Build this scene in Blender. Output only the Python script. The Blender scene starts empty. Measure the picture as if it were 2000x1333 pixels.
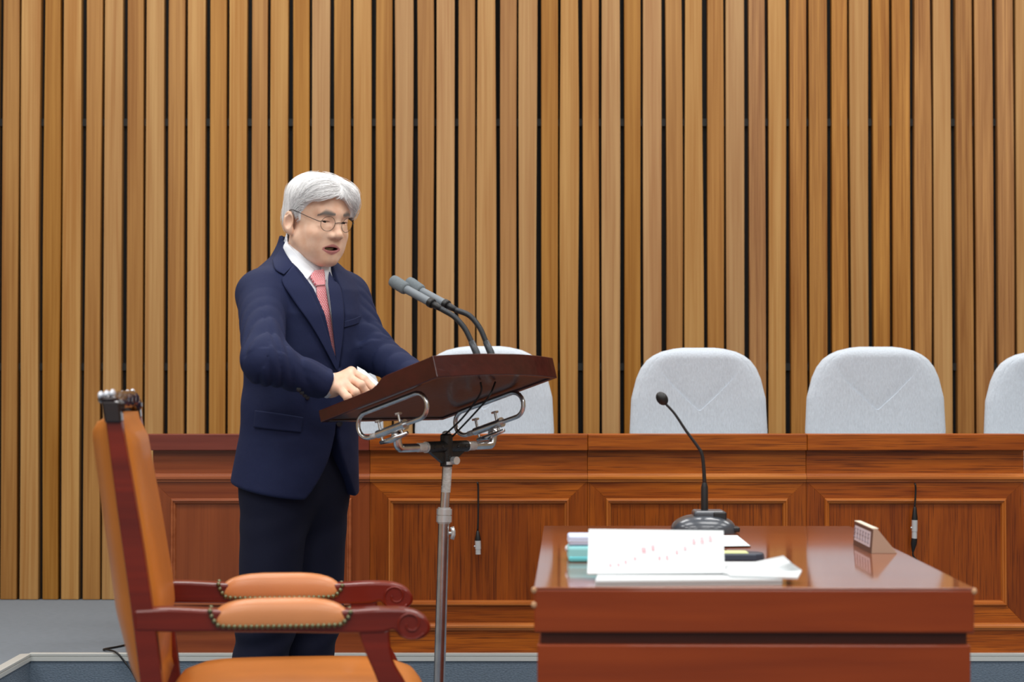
import bpy, bmesh, math, random
import numpy as np
from mathutils import Vector, Matrix

random.seed(7)
rng = np.random.default_rng(7)
SC = bpy.context.scene
COL = SC.collection

# ------------------------------------------------------------------ camera
F_PX = 70.0 / 36.0 * 2000.0
CAM_Z = 1.105
PITCH = math.atan(86.5 / F_PX)
cam_d = bpy.data.cameras.new('camera')
cam = bpy.data.objects.new('camera', cam_d)
COL.objects.link(cam)
cam.location = (0, 0, CAM_Z)
cam.rotation_euler = (math.pi / 2 + PITCH, 0, 0)
cam_d.lens = 70
cam_d.sensor_width = 36
cam_d.sensor_fit = 'HORIZONTAL'
cam_d.dof.use_dof = True
cam_d.dof.focus_distance = 6.05
cam_d.dof.aperture_fstop = 4.5
SC.camera = cam

# ------------------------------------------------------------------ world, lamps, exposure
world = bpy.data.worlds.new('world')
SC.world = world
world.use_nodes = True
world.node_tree.nodes['Background'].inputs[0].default_value = (1, 1, 1, 1)
world.node_tree.nodes['Background'].inputs[1].default_value = 0.3

def area(name, loc, sx, sy, power, col=(1.0, 0.99, 0.975)):
    d = bpy.data.lights.new(name, 'AREA')
    d.shape = 'RECTANGLE'; d.size = sx; d.size_y = sy
    d.energy = power; d.color = col
    o = bpy.data.objects.new(name, d)
    o.location = loc
    COL.objects.link(o)
    return o

for lx in (-3.6, -1.2, 1.2, 3.6):
    for ly in (-1.2, 1.6, 4.4, 7.3):
        area('ceiling_lamp', (lx, ly, 4.38), 1.5, 1.2, 62)

vs = SC.view_settings
vs.view_transform = 'Standard'
vs.look = 'None'
vs.exposure = -0.3
vs.gamma = 1.0
vs.use_curve_mapping = False

# ------------------------------------------------------------------ pixel helpers
_cp, _sp = math.cos(PITCH), math.sin(PITCH)
CAM = np.array([0, 0, CAM_Z])
def ray(x, y):
    cx = (np.asarray(x, float) - 1000) / F_PX
    cy = (666.5 - np.asarray(y, float)) / F_PX
    return np.stack([cx, _cp - cy * _sp, _sp + cy * _cp], -1)
def px(x, y, Y):                       # pixel at a known depth
    d = ray(x, y); return CAM + d * (Y / d[..., 1])[..., None]
def pz(x, y, z):                       # pixel on a horizontal plane
    d = ray(x, y); return CAM + d * ((z - CAM_Z) / d[..., 2])[..., None]
def pplane(x, y, p0, n):               # pixel on any plane
    d = ray(x, y); p0 = np.asarray(p0, float); n = np.asarray(n, float)
    t = ((p0 - CAM) @ n) / (d @ n)
    return CAM + d * np.asarray(t)[..., None]

# ------------------------------------------------------------------ materials
def srgb(r, g, b):
    f = lambda c: (c / 255 / 12.92) if c / 255 <= 0.04045 else ((c / 255 + 0.055) / 1.055) ** 2.4
    return (f(r), f(g), f(b), 1)

def new_mat(name):
    m = bpy.data.materials.new(name); m.use_nodes = True
    nt = m.node_tree
    return m, nt, nt.nodes['Principled BSDF']

def plain(name, rgb, rough=0.5, metal=0.0, coat=0.0, noise=0.0, nscale=40, bump=0.0, bscale=200, spec=0.5, sheen=0.0, stretch=(1, 1, 1)):
    m, nt, b = new_mat(name)
    c = srgb(*rgb)
    b.inputs['Base Color'].default_value = c
    b.inputs['Roughness'].default_value = rough
    b.inputs['Metallic'].default_value = metal
    b.inputs['Coat Weight'].default_value = coat
    b.inputs['Coat Roughness'].default_value = 0.12
    b.inputs['Specular IOR Level'].default_value = spec
    b.inputs['Sheen Weight'].default_value = sheen
    tc = nt.nodes.new('ShaderNodeTexCoord')
    mp = nt.nodes.new('ShaderNodeMapping')
    mp.inputs['Scale'].default_value = stretch
    nt.links.new(tc.outputs['Object'], mp.inputs['Vector'])
    if noise > 0:
        n = nt.nodes.new('ShaderNodeTexNoise')
        n.inputs['Scale'].default_value = nscale; n.inputs['Detail'].default_value = 5
        nt.links.new(mp.outputs[0], n.inputs['Vector'])
        r = nt.nodes.new('ShaderNodeValToRGB')
        r.color_ramp.elements[0].position = 0.3; r.color_ramp.elements[1].position = 0.7
        r.color_ramp.elements[0].color = tuple(v * (1 - noise) for v in c[:3]) + (1,)
        r.color_ramp.elements[1].color = tuple(min(1, v * (1 + noise)) for v in c[:3]) + (1,)
        nt.links.new(n.outputs['Fac'], r.inputs['Fac'])
        nt.links.new(r.outputs['Color'], b.inputs['Base Color'])
    if bump > 0:
        n2 = nt.nodes.new('ShaderNodeTexNoise')
        n2.inputs['Scale'].default_value = bscale; n2.inputs['Detail'].default_value = 3
        nt.links.new(mp.outputs[0], n2.inputs['Vector'])
        bp = nt.nodes.new('ShaderNodeBump')
        bp.inputs['Strength'].default_value = bump; bp.inputs['Distance'].default_value = 0.01
        nt.links.new(n2.outputs['Fac'], bp.inputs['Height'])
        nt.links.new(bp.outputs['Normal'], b.inputs['Normal'])
    return m

def wood(name, c1, c2, axis='z', grain=90, along=3.0, rough=0.35, pores=0.0, pore_col=(60, 25, 8), coat=0.0,
         rand=0.0, broad=14, warm=None, coat_rough=0.1):
    """axis is the grain direction"""
    m, nt, b = new_mat(name)
    N = nt.nodes.new; L = nt.links.new
    tc = N('ShaderNodeTexCoord'); oi = N('ShaderNodeObjectInfo')
    add = N('ShaderNodeVectorMath'); add.operation = 'MULTIPLY_ADD'
    cb = N('ShaderNodeCombineXYZ')
    for i in range(3): L(oi.outputs['Random'], cb.inputs[i])
    add.inputs[1].default_value = (37, 23, 51)
    L(cb.outputs[0], add.inputs[0]); L(tc.outputs['Object'], add.inputs[2])
    def aniso(s_across, s_along, detail, distort=0.0):
        mp = N('ShaderNodeMapping')
        sc = [s_across] * 3; sc['xyz'.index(axis)] = s_along
        mp.inputs['Scale'].default_value = sc
        L(add.outputs[0], mp.inputs['Vector'])
        n = N('ShaderNodeTexNoise'); n.inputs['Scale'].default_value = 1.0
        n.inputs['Detail'].default_value = detail; n.inputs['Distortion'].default_value = distort
        L(mp.outputs[0], n.inputs['Vector'])
        return n
    n1 = aniso(broad, along * 0.35, 3, 0.6)
    n2 = aniso(grain, along, 6, 0.4)
    mx = N('ShaderNodeMath'); mx.operation = 'MULTIPLY_ADD'
    mx.inputs[1].default_value = 0.55
    L(n1.outputs['Fac'], mx.inputs[0])
    m2 = N('ShaderNodeMath'); m2.operation = 'MULTIPLY'; m2.inputs[1].default_value = 0.45
    L(n2.outputs['Fac'], m2.inputs[0]); L(m2.outputs[0], mx.inputs[2])
    r = N('ShaderNodeValToRGB')
    r.color_ramp.elements[0].position = 0.36; r.color_ramp.elements[1].position = 0.64
    r.color_ramp.elements[0].color = srgb(*c1); r.color_ramp.elements[1].color = srgb(*c2)
    L(mx.outputs[0], r.inputs['Fac'])
    out = r.outputs['Color']
    if pores > 0:
        n3 = aniso(grain * 5.0, along * 1.3, 3, 0.25)
        r3 = N('ShaderNodeValToRGB')
        r3.color_ramp.elements[0].position = 0.52; r3.color_ramp.elements[1].position = 0.66
        r3.color_ramp.elements[0].color = (0, 0, 0, 1); r3.color_ramp.elements[1].color = (pores,) * 3 + (1,)
        L(n3.outputs['Fac'], r3.inputs['Fac'])
        mix = N('ShaderNodeMix'); mix.data_type = 'RGBA'
        L(r3.outputs['Color'], mix.inputs['Factor']); L(out, mix.inputs['A'])
        mix.inputs['B'].default_value = srgb(*pore_col)
        out = mix.outputs['Result']
    if rand > 0:
        hs = N('ShaderNodeHueSaturation')
        ma = N('ShaderNodeMapRange'); ma.inputs['To Min'].default_value = 1 - rand; ma.inputs['To Max'].default_value = 1 + rand
        L(oi.outputs['Random'], ma.inputs['Value']); L(ma.outputs[0], hs.inputs['Value'])
        mb = N('ShaderNodeMath'); mb.operation = 'MULTIPLY'; mb.inputs[1].default_value = 17.3
        mf = N('ShaderNodeMath'); mf.operation = 'FRACT'
        L(oi.outputs['Random'], mb.inputs[0]); L(mb.outputs[0], mf.inputs[0])
        mc = N('ShaderNodeMapRange'); mc.inputs['To Min'].default_value = 0.93; mc.inputs['To Max'].default_value = 1.06
        L(mf.outputs[0], mc.inputs['Value']); L(mc.outputs[0], hs.inputs['Saturation'])
        L(out, hs.inputs['Color']); out = hs.outputs['Color']
    tint = N('ShaderNodeMix'); tint.data_type = 'RGBA'; tint.blend_type = 'MULTIPLY'
    tint.inputs['Factor'].default_value = 1.0
    L(out, tint.inputs['A']); L(oi.outputs['Color'], tint.inputs['B'])
    L(tint.outputs['Result'], b.inputs['Base Color'])
    b.inputs['Roughness'].default_value = rough
    b.inputs['Coat Weight'].default_value = coat; b.inputs['Coat Roughness'].default_value = coat_rough
    b.inputs['Specular IOR Level'].default_value = 0.3
    bp = N('ShaderNodeBump'); bp.inputs['Strength'].default_value = 0.12; bp.inputs['Distance'].default_value = 0.004
    L(n2.outputs['Fac'], bp.inputs['Height']); L(bp.outputs['Normal'], b.inputs['Normal'])
    return m

M = {}
M['slat_a'] = wood('slat_wood_amber', (140, 91, 38), (172, 125, 66), 'z', 110, 1.6, 0.42, rand=0.06, broad=22)
M['slat_b'] = wood('slat_wood_pale', (157, 109, 57), (183, 142, 88), 'z', 110, 1.6, 0.45, rand=0.06, broad=22)
M['slat_c'] = wood('slat_wood_figured', (136, 86, 37), (180, 130, 70), 'z', 130, 2.2, 0.42, pores=0.5, pore_col=(112, 62, 26), rand=0.06, broad=26)
M['backing'] = plain('dark_backing', (17, 18, 18), 0.8)
M['rail'] = plain('dark_rail', (42, 46, 46), 0.6)
M['oak_h'] = wood('oak_rail', (128, 58, 10), (172, 90, 22), 'x', 55, 4, 0.34, pores=0.75, pore_col=(80, 32, 6), coat=0.08, broad=12)
M['oak_v'] = wood('oak_panel', (118, 52, 8), (150, 74, 16), 'z', 55, 4, 0.34, pores=0.75, pore_col=(76, 30, 6), coat=0.08, broad=12)
M['oak_edge'] = wood('oak_moulding', (160, 84, 34), (196, 118, 52), 'x', 60, 3, 0.28, pores=0.3, pore_col=(100, 44, 16), coat=0.4)
M['oak_edge_v'] = wood('oak_moulding_upright', (160, 84, 34), (196, 118, 52), 'z', 60, 3, 0.28, pores=0.3, pore_col=(100, 44, 16), coat=0.4)
M['red_h'] = wood('red_brown_rail', (120, 54, 24), (148, 74, 36), 'x', 60, 2, 0.3, pores=0.2, pore_col=(90, 34, 18), coat=0.3)
M['red_v'] = wood('red_brown_panel', (122, 56, 24), (144, 72, 34), 'z', 60, 2, 0.3, pores=0.2, pore_col=(90, 34, 18), coat=0.3)
M['red_edge'] = wood('red_brown_moulding', (148, 76, 44), (176, 100, 62), 'x', 60, 2, 0.25, coat=0.4)
M['red_top'] = wood('red_brown_ledge', (104, 44, 34), (128, 58, 44), 'x', 60, 2, 0.25, coat=0.4)
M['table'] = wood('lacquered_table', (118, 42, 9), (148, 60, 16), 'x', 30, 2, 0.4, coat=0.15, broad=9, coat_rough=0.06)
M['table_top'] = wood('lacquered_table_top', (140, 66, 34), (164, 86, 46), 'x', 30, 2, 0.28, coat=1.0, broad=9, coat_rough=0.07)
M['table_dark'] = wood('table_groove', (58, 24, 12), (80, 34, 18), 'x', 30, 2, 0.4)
M['worn'] = plain('worn_edge', (196, 150, 110), 0.6, noise=0.3, nscale=60)
M['mahogany'] = wood('mahogany_lectern', (50, 14, 11), (66, 21, 17), 'x', 60, 2, 0.28, coat=0.5, coat_rough=0.14)
M['mahogany_under'] = wood('lectern_underside', (50, 21, 10), (62, 28, 13), 'x', 60, 2, 0.35, coat=0.2)
M['chairwood'] = wood('polished_chair_wood', (96, 24, 12), (124, 34, 16), 'x', 60, 2, 0.34, coat=0.25, coat_rough=0.1)
M['chairdark'] = wood('carved_dark_wood', (26, 15, 16), (40, 23, 24), 'x', 60, 2, 0.25, coat=0.7, coat_rough=0.1)
M['leather'] = plain('orange_leather', (190, 112, 40), 0.38, noise=0.06, nscale=9, bump=0.06, bscale=300, coat=0.1)
M['leather_pad'] = plain('tan_leather_pad', (204, 130, 78), 0.36, noise=0.06, nscale=9, bump=0.05, bscale=300, coat=0.1)
M['brass'] = plain('aged_brass_nail', (112, 112, 84), 0.35, metal=0.8)
M['fabric'] = plain('pale_grey_fabric', (200, 210, 220), 0.9, noise=0.10, nscale=1.0, bump=0.25, bscale=1.0, stretch=(380, 380, 70), sheen=0.2, spec=0.2)
M['chair_black'] = plain('black_plastic', (24, 25, 27), 0.45)
M['alu'] = plain('brushed_aluminium', (205, 208, 204), 0.42, metal=0.25)
M['alu_dark'] = plain('aluminium_groove', (150, 154, 152), 0.5, metal=0.2)
M['carpet_top'] = plain('grey_carpet', (122, 129, 136), 0.95, noise=0.14, nscale=1.0, bump=0.4, bscale=1.0, stretch=(30, 260, 100), spec=0.1)
M['carpet_face'] = plain('blue_grey_carpet', (108, 122, 136), 0.95, noise=0.18, nscale=1.0, bump=0.5, bscale=1.0, stretch=(120, 120, 260), spec=0.1)
M['floor'] = plain('floor_carpet', (104, 116, 128), 0.95, noise=0.15, nscale=60, bump=0.4, bscale=300, spec=0.1)
M['plaster'] = plain('painted_plaster', (168, 140, 108), 0.8)
M['pale_wall'] = plain('pale_grey_wall', (206, 208, 208), 0.8)
M['silver'] = plain('lobe_painted_gloss', (214, 218, 226), 0.3, coat=0.5)  # bright gloss on the carved finial lobes, painted in as a pale colour
M['ceiling'] = plain('white_ceiling', (236, 236, 232), 0.85)
M['chrome'] = plain('worn_chrome', (214, 216, 218), 0.26, metal=1.0, noise=0.16, nscale=30)
M['steel'] = plain('satin_steel', (222, 225, 226), 0.3, metal=0.55)
M['tape'] = plain('clear_tape', (206, 204, 200), 0.3, noise=0.12, nscale=60, bump=0.4, bscale=120)
M['black'] = plain('black_rubber', (16, 16, 17), 0.45)
M['iron'] = plain('black_cast_metal', (26, 27, 28), 0.38, bump=0.15, bscale=160)
M['micgrey'] = plain('grey_microphone_body', (116, 124, 130), 0.5)
M['foam'] = plain('grey_foam', (124, 132, 136), 0.95, noise=0.16, nscale=700, bump=0.5, bscale=900, spec=0.1)
M['neck'] = plain('dark_gooseneck', (58, 62, 66), 0.4, metal=0.3)
M['paper'] = plain('white_paper', (212, 217, 219), 0.7)
M['paper2'] = plain('paper_edges', (186, 190, 190), 0.8, noise=0.08, nscale=1.0, stretch=(2, 2, 900))
M['ink_red'] = plain('faded_red_ink', (230, 176, 184), 0.7)
M['cyan'] = plain('cyan_packet', (150, 222, 226), 0.4)
M['cyan_deep'] = plain('turquoise_packet', (104, 205, 214), 0.4)
M['lilac'] = plain('pale_lilac_packet', (206, 218, 244), 0.45)
M['slate'] = plain('slate_blue_case', (52, 62, 78), 0.4)
M['lime'] = plain('pale_lime_label', (222, 232, 160), 0.5)
M['plate_beige'] = plain('beige_nameplate', (178, 152, 132), 0.5)
M['plate_cream'] = plain('cream_nameplate_edge', (232, 224, 204), 0.4)
M['plate_brown'] = plain('brown_nameplate_face', (84, 58, 48), 0.45)
M['plate_label'] = plain('pale_nameplate_label', (206, 200, 208), 0.4)
M['plate_ink'] = plain('grey_nameplate_lettering', (150, 140, 150), 0.5)
M['base_grey'] = plain('dark_grey_mic_base', (66, 72, 80), 0.3, coat=0.5)

# ------------------------------------------------------------------ mesh helpers
class MB:
    def __init__(s): s.v = []; s.f = []
    def add(s, vs_, fs_):
        o = len(s.v); s.v += [tuple(map(float, p)) for p in vs_]
        s.f += [tuple(i + o for i in f) for f in fs_]; return s
    def box(s, x0, x1, y0, y1, z0, z1):
        return s.add([(x0, y0, z0), (x1, y0, z0), (x1, y1, z0), (x0, y1, z0), (x0, y0, z1), (x1, y0, z1), (x1, y1, z1), (x0, y1, z1)],
                     [(0, 3, 2, 1), (4, 5, 6, 7), (0, 1, 5, 4), (1, 2, 6, 5), (2, 3, 7, 6), (3, 0, 4, 7)])
    def hexa(s, lower, upper):         # 4 + 4 points
        return s.add(list(lower) + list(upper), [(0, 3, 2, 1), (4, 5, 6, 7), (0, 1, 5, 4), (1, 2, 6, 5), (2, 3, 7, 6), (3, 0, 4, 7)])
    def prism(s, poly, fa, fb):        # polygon points mapped by two functions
        n = len(poly)
        vs_ = [fa(p) for p in poly] + [fb(p) for p in poly]
        fs_ = [tuple(range(n - 1, -1, -1)), tuple(range(n, 2 * n))]
        fs_ += [(i, (i + 1) % n, n + (i + 1) % n, n + i) for i in range(n)]
        return s.add(vs_, fs_)
    def tube(s, path, r, n=12, cap=True, closed=False):
        P = [Vector(p) for p in path]; m = len(P)
        rr = r if isinstance(r, (list, tuple, np.ndarray)) else [r] * m
        T = []
        for i in range(m):
            if closed: t = P[(i + 1) % m] - P[i - 1]
            else: t = P[min(i + 1, m - 1)] - P[max(i - 1, 0)]
            T.append(t.normalized() if t.length > 1e-9 else (T[-1] if T else Vector((0, 0, 1))))
        u = T[0].orthogonal().normalized(); vs_ = []
        for i in range(m):
            u = (u - T[i] * u.dot(T[i])).normalized(); w = T[i].cross(u)
            for k in range(n):
                a = 2 * math.pi * k / n
                vs_.append(P[i] + (u * math.cos(a) + w * math.sin(a)) * rr[i])
        fs_ = []
        for i in range(m if closed else m - 1):
            j = (i + 1) % m
            for k in range(n):
                fs_.append((i * n + k, i * n + (k + 1) % n, j * n + (k + 1) % n, j * n + k))
        if cap and not closed:
            fs_.append(tuple(range(n - 1, -1, -1))); fs_.append(tuple((m - 1) * n + k for k in range(n)))
        return s.add(vs_, fs_)
    def ball(s, c, r, nu=12, nv=8, ax=None):
        rx, ry, rz = (r, r, r) if not isinstance(r, (tuple, list)) else r
        A = ax or ((1, 0, 0), (0, 1, 0), (0, 0, 1))
        A = [Vector(a) for a in A]; c = Vector(c); vs_ = []; fs_ = []
        for j in range(nv + 1):
            ph = math.pi * j / nv
            for i in range(nu):
                th = 2 * math.pi * i / nu
                q = (rx * math.sin(ph) * math.cos(th), ry * math.sin(ph) * math.sin(th), rz * math.cos(ph))
                vs_.append(c + A[0] * q[0] + A[1] * q[1] + A[2] * q[2])
        for j in range(nv):
            for i in range(nu):
                fs_.append((j * nu + i, (j + 1) * nu + i, (j + 1) * nu + (i + 1) % nu, j * nu + (i + 1) % nu))
        return s.add(vs_, fs_)
    def build(s, name, mat, parent=None, smooth=False, bevel=0.0, seg=2, angle=None):
        me = bpy.data.meshes.new(name); me.from_pydata(s.v, [], s.f)
        bm = bmesh.new(); bm.from_mesh(me)
        bmesh.ops.remove_doubles(bm, verts=bm.verts, dist=1e-6)
        bmesh.ops.recalc_face_normals(bm, faces=bm.faces)
        bm.to_mesh(me); bm.free()
        return link(name, me, mat, parent, smooth, bevel, seg, angle)

def link(name, me, mat, parent=None, smooth=False, bevel=0.0, seg=2, angle=None):
    me.materials.append(M[mat] if isinstance(mat, str) else mat)
    o = bpy.data.objects.new(name, me); COL.objects.link(o); o.parent = parent
    if smooth:
        me.shade_smooth()
        if angle is not None: me.set_sharp_from_angle(angle=math.radians(angle))
    if bevel > 0:
        md = o.modifiers.new('bevel', 'BEVEL'); md.width = bevel; md.segments = seg; md.limit_method = 'ANGLE'
        md.angle_limit = math.radians(40)
    return o

def tag(o, label=None, cat=None, group=None, kind=None):
    if label: o['label'] = label
    if cat: o['category'] = cat
    if group: o['group'] = group
    if kind: o['kind'] = kind
    return o
def thing(name, loc, label, cat, group=None, rz=0.0):
    o = bpy.data.objects.new(name, None); COL.objects.link(o)
    o.empty_display_size = 0.1
    o.location = loc; o.rotation_euler = (0, 0, rz)
    return tag(o, label, cat, group)
def copy_tree(o, parent=None):
    c = o.copy(); COL.objects.link(c); c.parent = parent
    for ch in list(o.children): copy_tree(ch, c)
    return c
def spline(pts, n=8):
    """Catmull-Rom through points"""
    P = [np.asarray(p, float) for p in pts]
    P = [2 * P[0] - P[1]] + P + [2 * P[-1] - P[-2]]
    out = []
    for i in range(1, len(P) - 2):
        for k in range(n):
            t = k / n
            out.append(0.5 * (2 * P[i] + (P[i + 1] - P[i - 1]) * t + (2 * P[i - 1] - 5 * P[i] + 4 * P[i + 1] - P[i + 2]) * t * t
                              + (-P[i - 1] + 3 * P[i] - 3 * P[i + 1] + P[i + 2]) * t ** 3))
    out.append(P[-2]); return out

# ------------------------------------------------------------------ the room
YD, YW, ZD = 6.97, 8.69, 0.17          # desk front, slat front, platform height
NX = float(px(55, 1277, 6.93)[0])      # where the platform steps forward
tag(MB().box(-6, 6, -4, 8.9, -0.1, 0).build('floor', 'floor'), 'grey carpeted floor of the hall', kind='structure')
tag(MB().box(-6, 6, -4, 8.9, 4.5, 4.6).build('ceiling', 'ceiling'), 'white ceiling of the hall', kind='structure')
tag(MB().box(-6.1, -6, -4, 8.9, 0, 4.5).build('wall_left', 'plaster'), 'plain pale side wall', kind='structure')
tag(MB().box(6, 6.1, -4, 8.9, 0, 4.5).build('wall_right', 'plaster'), 'plain pale side wall', kind='structure')
tag(MB().box(-6, 6, -4.1, -4, 0, 4.5).build('wall_front', 'pale_wall'), 'plain pale wall behind the viewer', kind='structure')
wall = tag(MB().box(-6, 6, YW + 0.05, YW + 0.2, 0, 4.5).build('wall_back', 'backing'),
           'wall of upright timber slats over a black backing', kind='structure')
plat = MB().prism([(-6, 4.8), (NX, 4.8), (NX, 6.95), (6, 6.95), (6, 8.74), (-6, 8.74)],
                  lambda p: (p[0], p[1], 0), lambda p: (p[0], p[1], ZD)).build('platform', 'carpet_face')
plat.data.materials.append(M['carpet_top'])
for p in plat.data.polygons:
    if p.normal.z > 0.9: p.material_index = 1
tag(plat, 'low carpeted platform under the row of desks', kind='structure')

# slats: a wide gap and a narrow gap alternate, 81.17 px a pair
S_PX = YW / F_PX
k0, per = 79.5, 81.17
def slat(x0, x1, mat, seed):
    r = random.Random(seed)
    nz = 14; z0, z1 = ZD + 0.002, 4.48
    warp = 0.0012 if r.random() < 0.8 else 0.0035
    ph, fq = r.uniform(0, 6.28), r.uniform(1.0, 2.4)
    dy = r.uniform(-0.004, 0.004)
    vs_, fs_ = [], []
    for i in range(nz + 1):
        z = z0 + (z1 - z0) * i / nz
        wob = warp * math.sin(ph + fq * z)
        w2 = warp * math.sin(ph * 2 + fq * 1.3 * z)
        vs_ += [(x0 + wob, YW + dy, z), (x1 + w2, YW + dy, z), (x1 + w2, YW + 0.052, z), (x0 + wob, YW + 0.052, z)]
    for i in range(nz):
        a, b = i * 4, i * 4 + 4
        for k in range(4): fs_.append((a + k, a + (k + 1) % 4, b + (k + 1) % 4, b + k))
    fs_ += [(3, 2, 1, 0), tuple(nz * 4 + k for k in range(4))]
    m = MB().add(vs_, fs_)
    return m.build('slat', mat, wall, bevel=0.0015, seg=1)
for k in range(-7, 31):
    c = k0 + k * per
    toX = lambda p: (p - 1000) * S_PX
    j = lambda: random.uniform(-0.5, 0.5)
    right = c > 1400
    slat(toX(c + 4.6 + j()), toX(c + 35.9 + j()), 'slat_c' if right else 'slat_a', k * 2 + 900)
    slat(toX(c + 41.5 + j()), toX(c + 76.4 + j()), 'slat_b' if (not right or k % 2) else 'slat_c', k * 2 + 901)
for yy in (240, 717):
    zc = float(px(1000, yy, YW + 0.05)[2])
    MB().box(-3.6, 3.9, YW + 0.036, YW + 0.05, zc - 0.016, zc + 0.016).build('batten', 'rail', wall)

def nosing(name, p0, p1, label):
    """aluminium step edge from p0 to p1 (xy), outward normal to the right of travel"""
    p0, p1 = Vector((*p0, 0)), Vector((*p1, 0)); d = (p1 - p0).normalized(); n = Vector((d.y, -d.x, 0))
    root = MB()
    prof = [(-0.03, ZD + 0.001), (0.0, ZD + 0.003), (0.006, ZD + 0.001), (0.006, ZD - 0.006), (0.003, ZD - 0.007),
            (0.003, ZD - 0.010), (0.006, ZD - 0.011), (0.006, ZD - 0.024), (0.0, ZD - 0.026), (-0.004, ZD - 0.026), (-0.004, ZD - 0.003), (-0.03, ZD - 0.002)]
    f = lambda base: (lambda q: tuple(base + n * q[0] + Vector((0, 0, q[1]))))
    root.prism(prof, f(p0), f(p1))
    return tag(root.build(name, 'alu'), label, kind='structure')
nosing('trim_1', (NX, 6.95), (5.9, 6.95), 'ribbed aluminium edge strip along the platform front')
nosing('trim_2', (NX, 4.82), (NX, 6.94), 'aluminium edge strip of the platform corner on the left')

# ------------------------------------------------------------------ the row of panelled desks
def bench_desk(label, red=False, left_end=False, tint=(1, 1, 1)):
    H, V, E, EV, T = ('red_h', 'red_v', 'red_edge', 'red_edge', 'red_top') if red else ('oak_h', 'oak_v', 'oak_edge', 'oak_edge_v', 'oak_h')
    W = 0.3815
    t = thing('panelled_desk', (0, 0, 0), label, 'desk', 'row of panelled desks on the platform')
    xl = -W - (0.024 if left_end else 0)
    parts = []
    parts.append(MB().box(xl, W, -0.034, 0.06, 0.708, 0.765).build('ledge', T, t, bevel=0.003))
    parts.append(MB().box(-W + 0.002, W - 0.002, 0.06, 0.33, 0.69, 0.72).build('writing_surface', H, t))
    parts.append(MB().box(-W, W, 0.0, 0.03, 0.618, 0.708).build('frieze', H, t, bevel=0.0015))
    def strip(z0, z1, d):
        prof = [(0.0, z0), (-d * 0.35, z0), (-d * 0.45, z0 + (z1 - z0) * 0.2), (-d, z0 + (z1 - z0) * 0.35), (-d * 1.05, z0 + (z1 - z0) * 0.6),
                (-d * 0.8, z0 + (z1 - z0) * 0.78), (-d * 0.35, z0 + (z1 - z0) * 0.85), (-d * 0.3, z1), (0.0, z1)]
        return MB().prism(prof, lambda q: (-W, q[0], q[1]), lambda q: (W, q[0], q[1])).build('moulding', E, t)
    parts.append(strip(0.597, 0.627, 0.016))
    parts.append(strip(0.080, 0.106, 0.014))
    # mitred framing boards, raised bead and sunk panel
    o = [(-W, 0.100), (W, 0.100), (W, 0.600), (-W, 0.600)]
    a = [(-0.318, 0.165), (0.318, 0.165), (0.318, 0.540), (-0.318, 0.540)]
    b = [(-0.299, 0.184), (0.299, 0.184), (0.299, 0.519), (-0.299, 0.519)]
    for i in range(4):
        j = (i + 1) % 4
        g = 0.0004
        parts.append(MB().hexa([(o[i][0], 0.0, o[i][1]), (o[j][0], 0.0, o[j][1]), (o[j][0], 0.024, o[j][1]), (o[i][0], 0.024, o[i][1])],
                               [(a[i][0], 0.0, a[i][1]), (a[j][0], 0.0, a[j][1]), (a[j][0], 0.024, a[j][1]), (a[i][0], 0.024, a[i][1])])
                     .build('rail' if i % 2 == 0 else 'stile', H if i % 2 == 0 else V, t, bevel=0.0006, seg=1))
        def q(s, d):
            return [(a[k][0] + (b[k][0] - a[k][0]) * s, d, a[k][1] + (b[k][1] - a[k][1]) * s) for k in (i, j)]
        m = MB()
        rows = [q(0, 0.004), q(0, -0.004), q(0.18, -0.011), q(0.42, -0.012), q(0.55, -0.006), q(0.62, -0.007), q(0.8, -0.004), q(1, 0.006), q(1, 0.02), q(0, 0.02)]
        n = len(rows)
        m.add([r[0] for r in rows] + [r[1] for r in rows], [(k, (k + 1) % n, n + (k + 1) % n, n + k) for k in range(n)] + [tuple(range(n)), tuple(range(2 * n - 1, n - 1, -1))])
        parts.append(m.build('panel_bead', E if i % 2 == 0 else EV, t))
    parts.append(MB().box(-0.3, 0.3, 0.006, 0.02, 0.183, 0.52).build('panel', V, t))
    parts.append(MB().box(-W, W, 0.0, 0.024, 0.0, 0.0815).build('plinth', H, t, bevel=0.001))
    for s in (-1, 1):
        parts.append(MB().box(min(s * W, s * (W - 0.02)), max(s * W, s * (W - 0.02)), 0.024, 0.33, 0.0, 0.69).build('side_panel', V, t))
    for p in parts: p.color = (*tint, 1)
    return t
seams = [298, 722.5, 1147.5, 1574.5, 2001]
names = ['red-brown panelled desk standing behind the man in the suit',
         'oak panelled desk behind the lectern pole with a dangling cable',
         'plainer oak panelled desk directly behind the small desk microphone',
         'oak panelled desk at the right edge with a cable hanging down']
tints = [(1.02, 1.04, 1), (1.06, 1.06, 0.98), (1.18, 1.22, 1.06), (1.12, 1.08, 0.94)]
for i in range(4):
    d = bench_desk(names[i], red=(i == 0), left_end=(i == 0), tint=tints[i])
    xa, xb = px(seams[i], 1000, YD)[0], px(seams[i + 1], 1000, YD)[0]
    d.location = ((xa + xb) / 2, YD, ZD)
    d.scale = ((xb - xa - 0.001) / 0.763, 1, 1)

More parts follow.
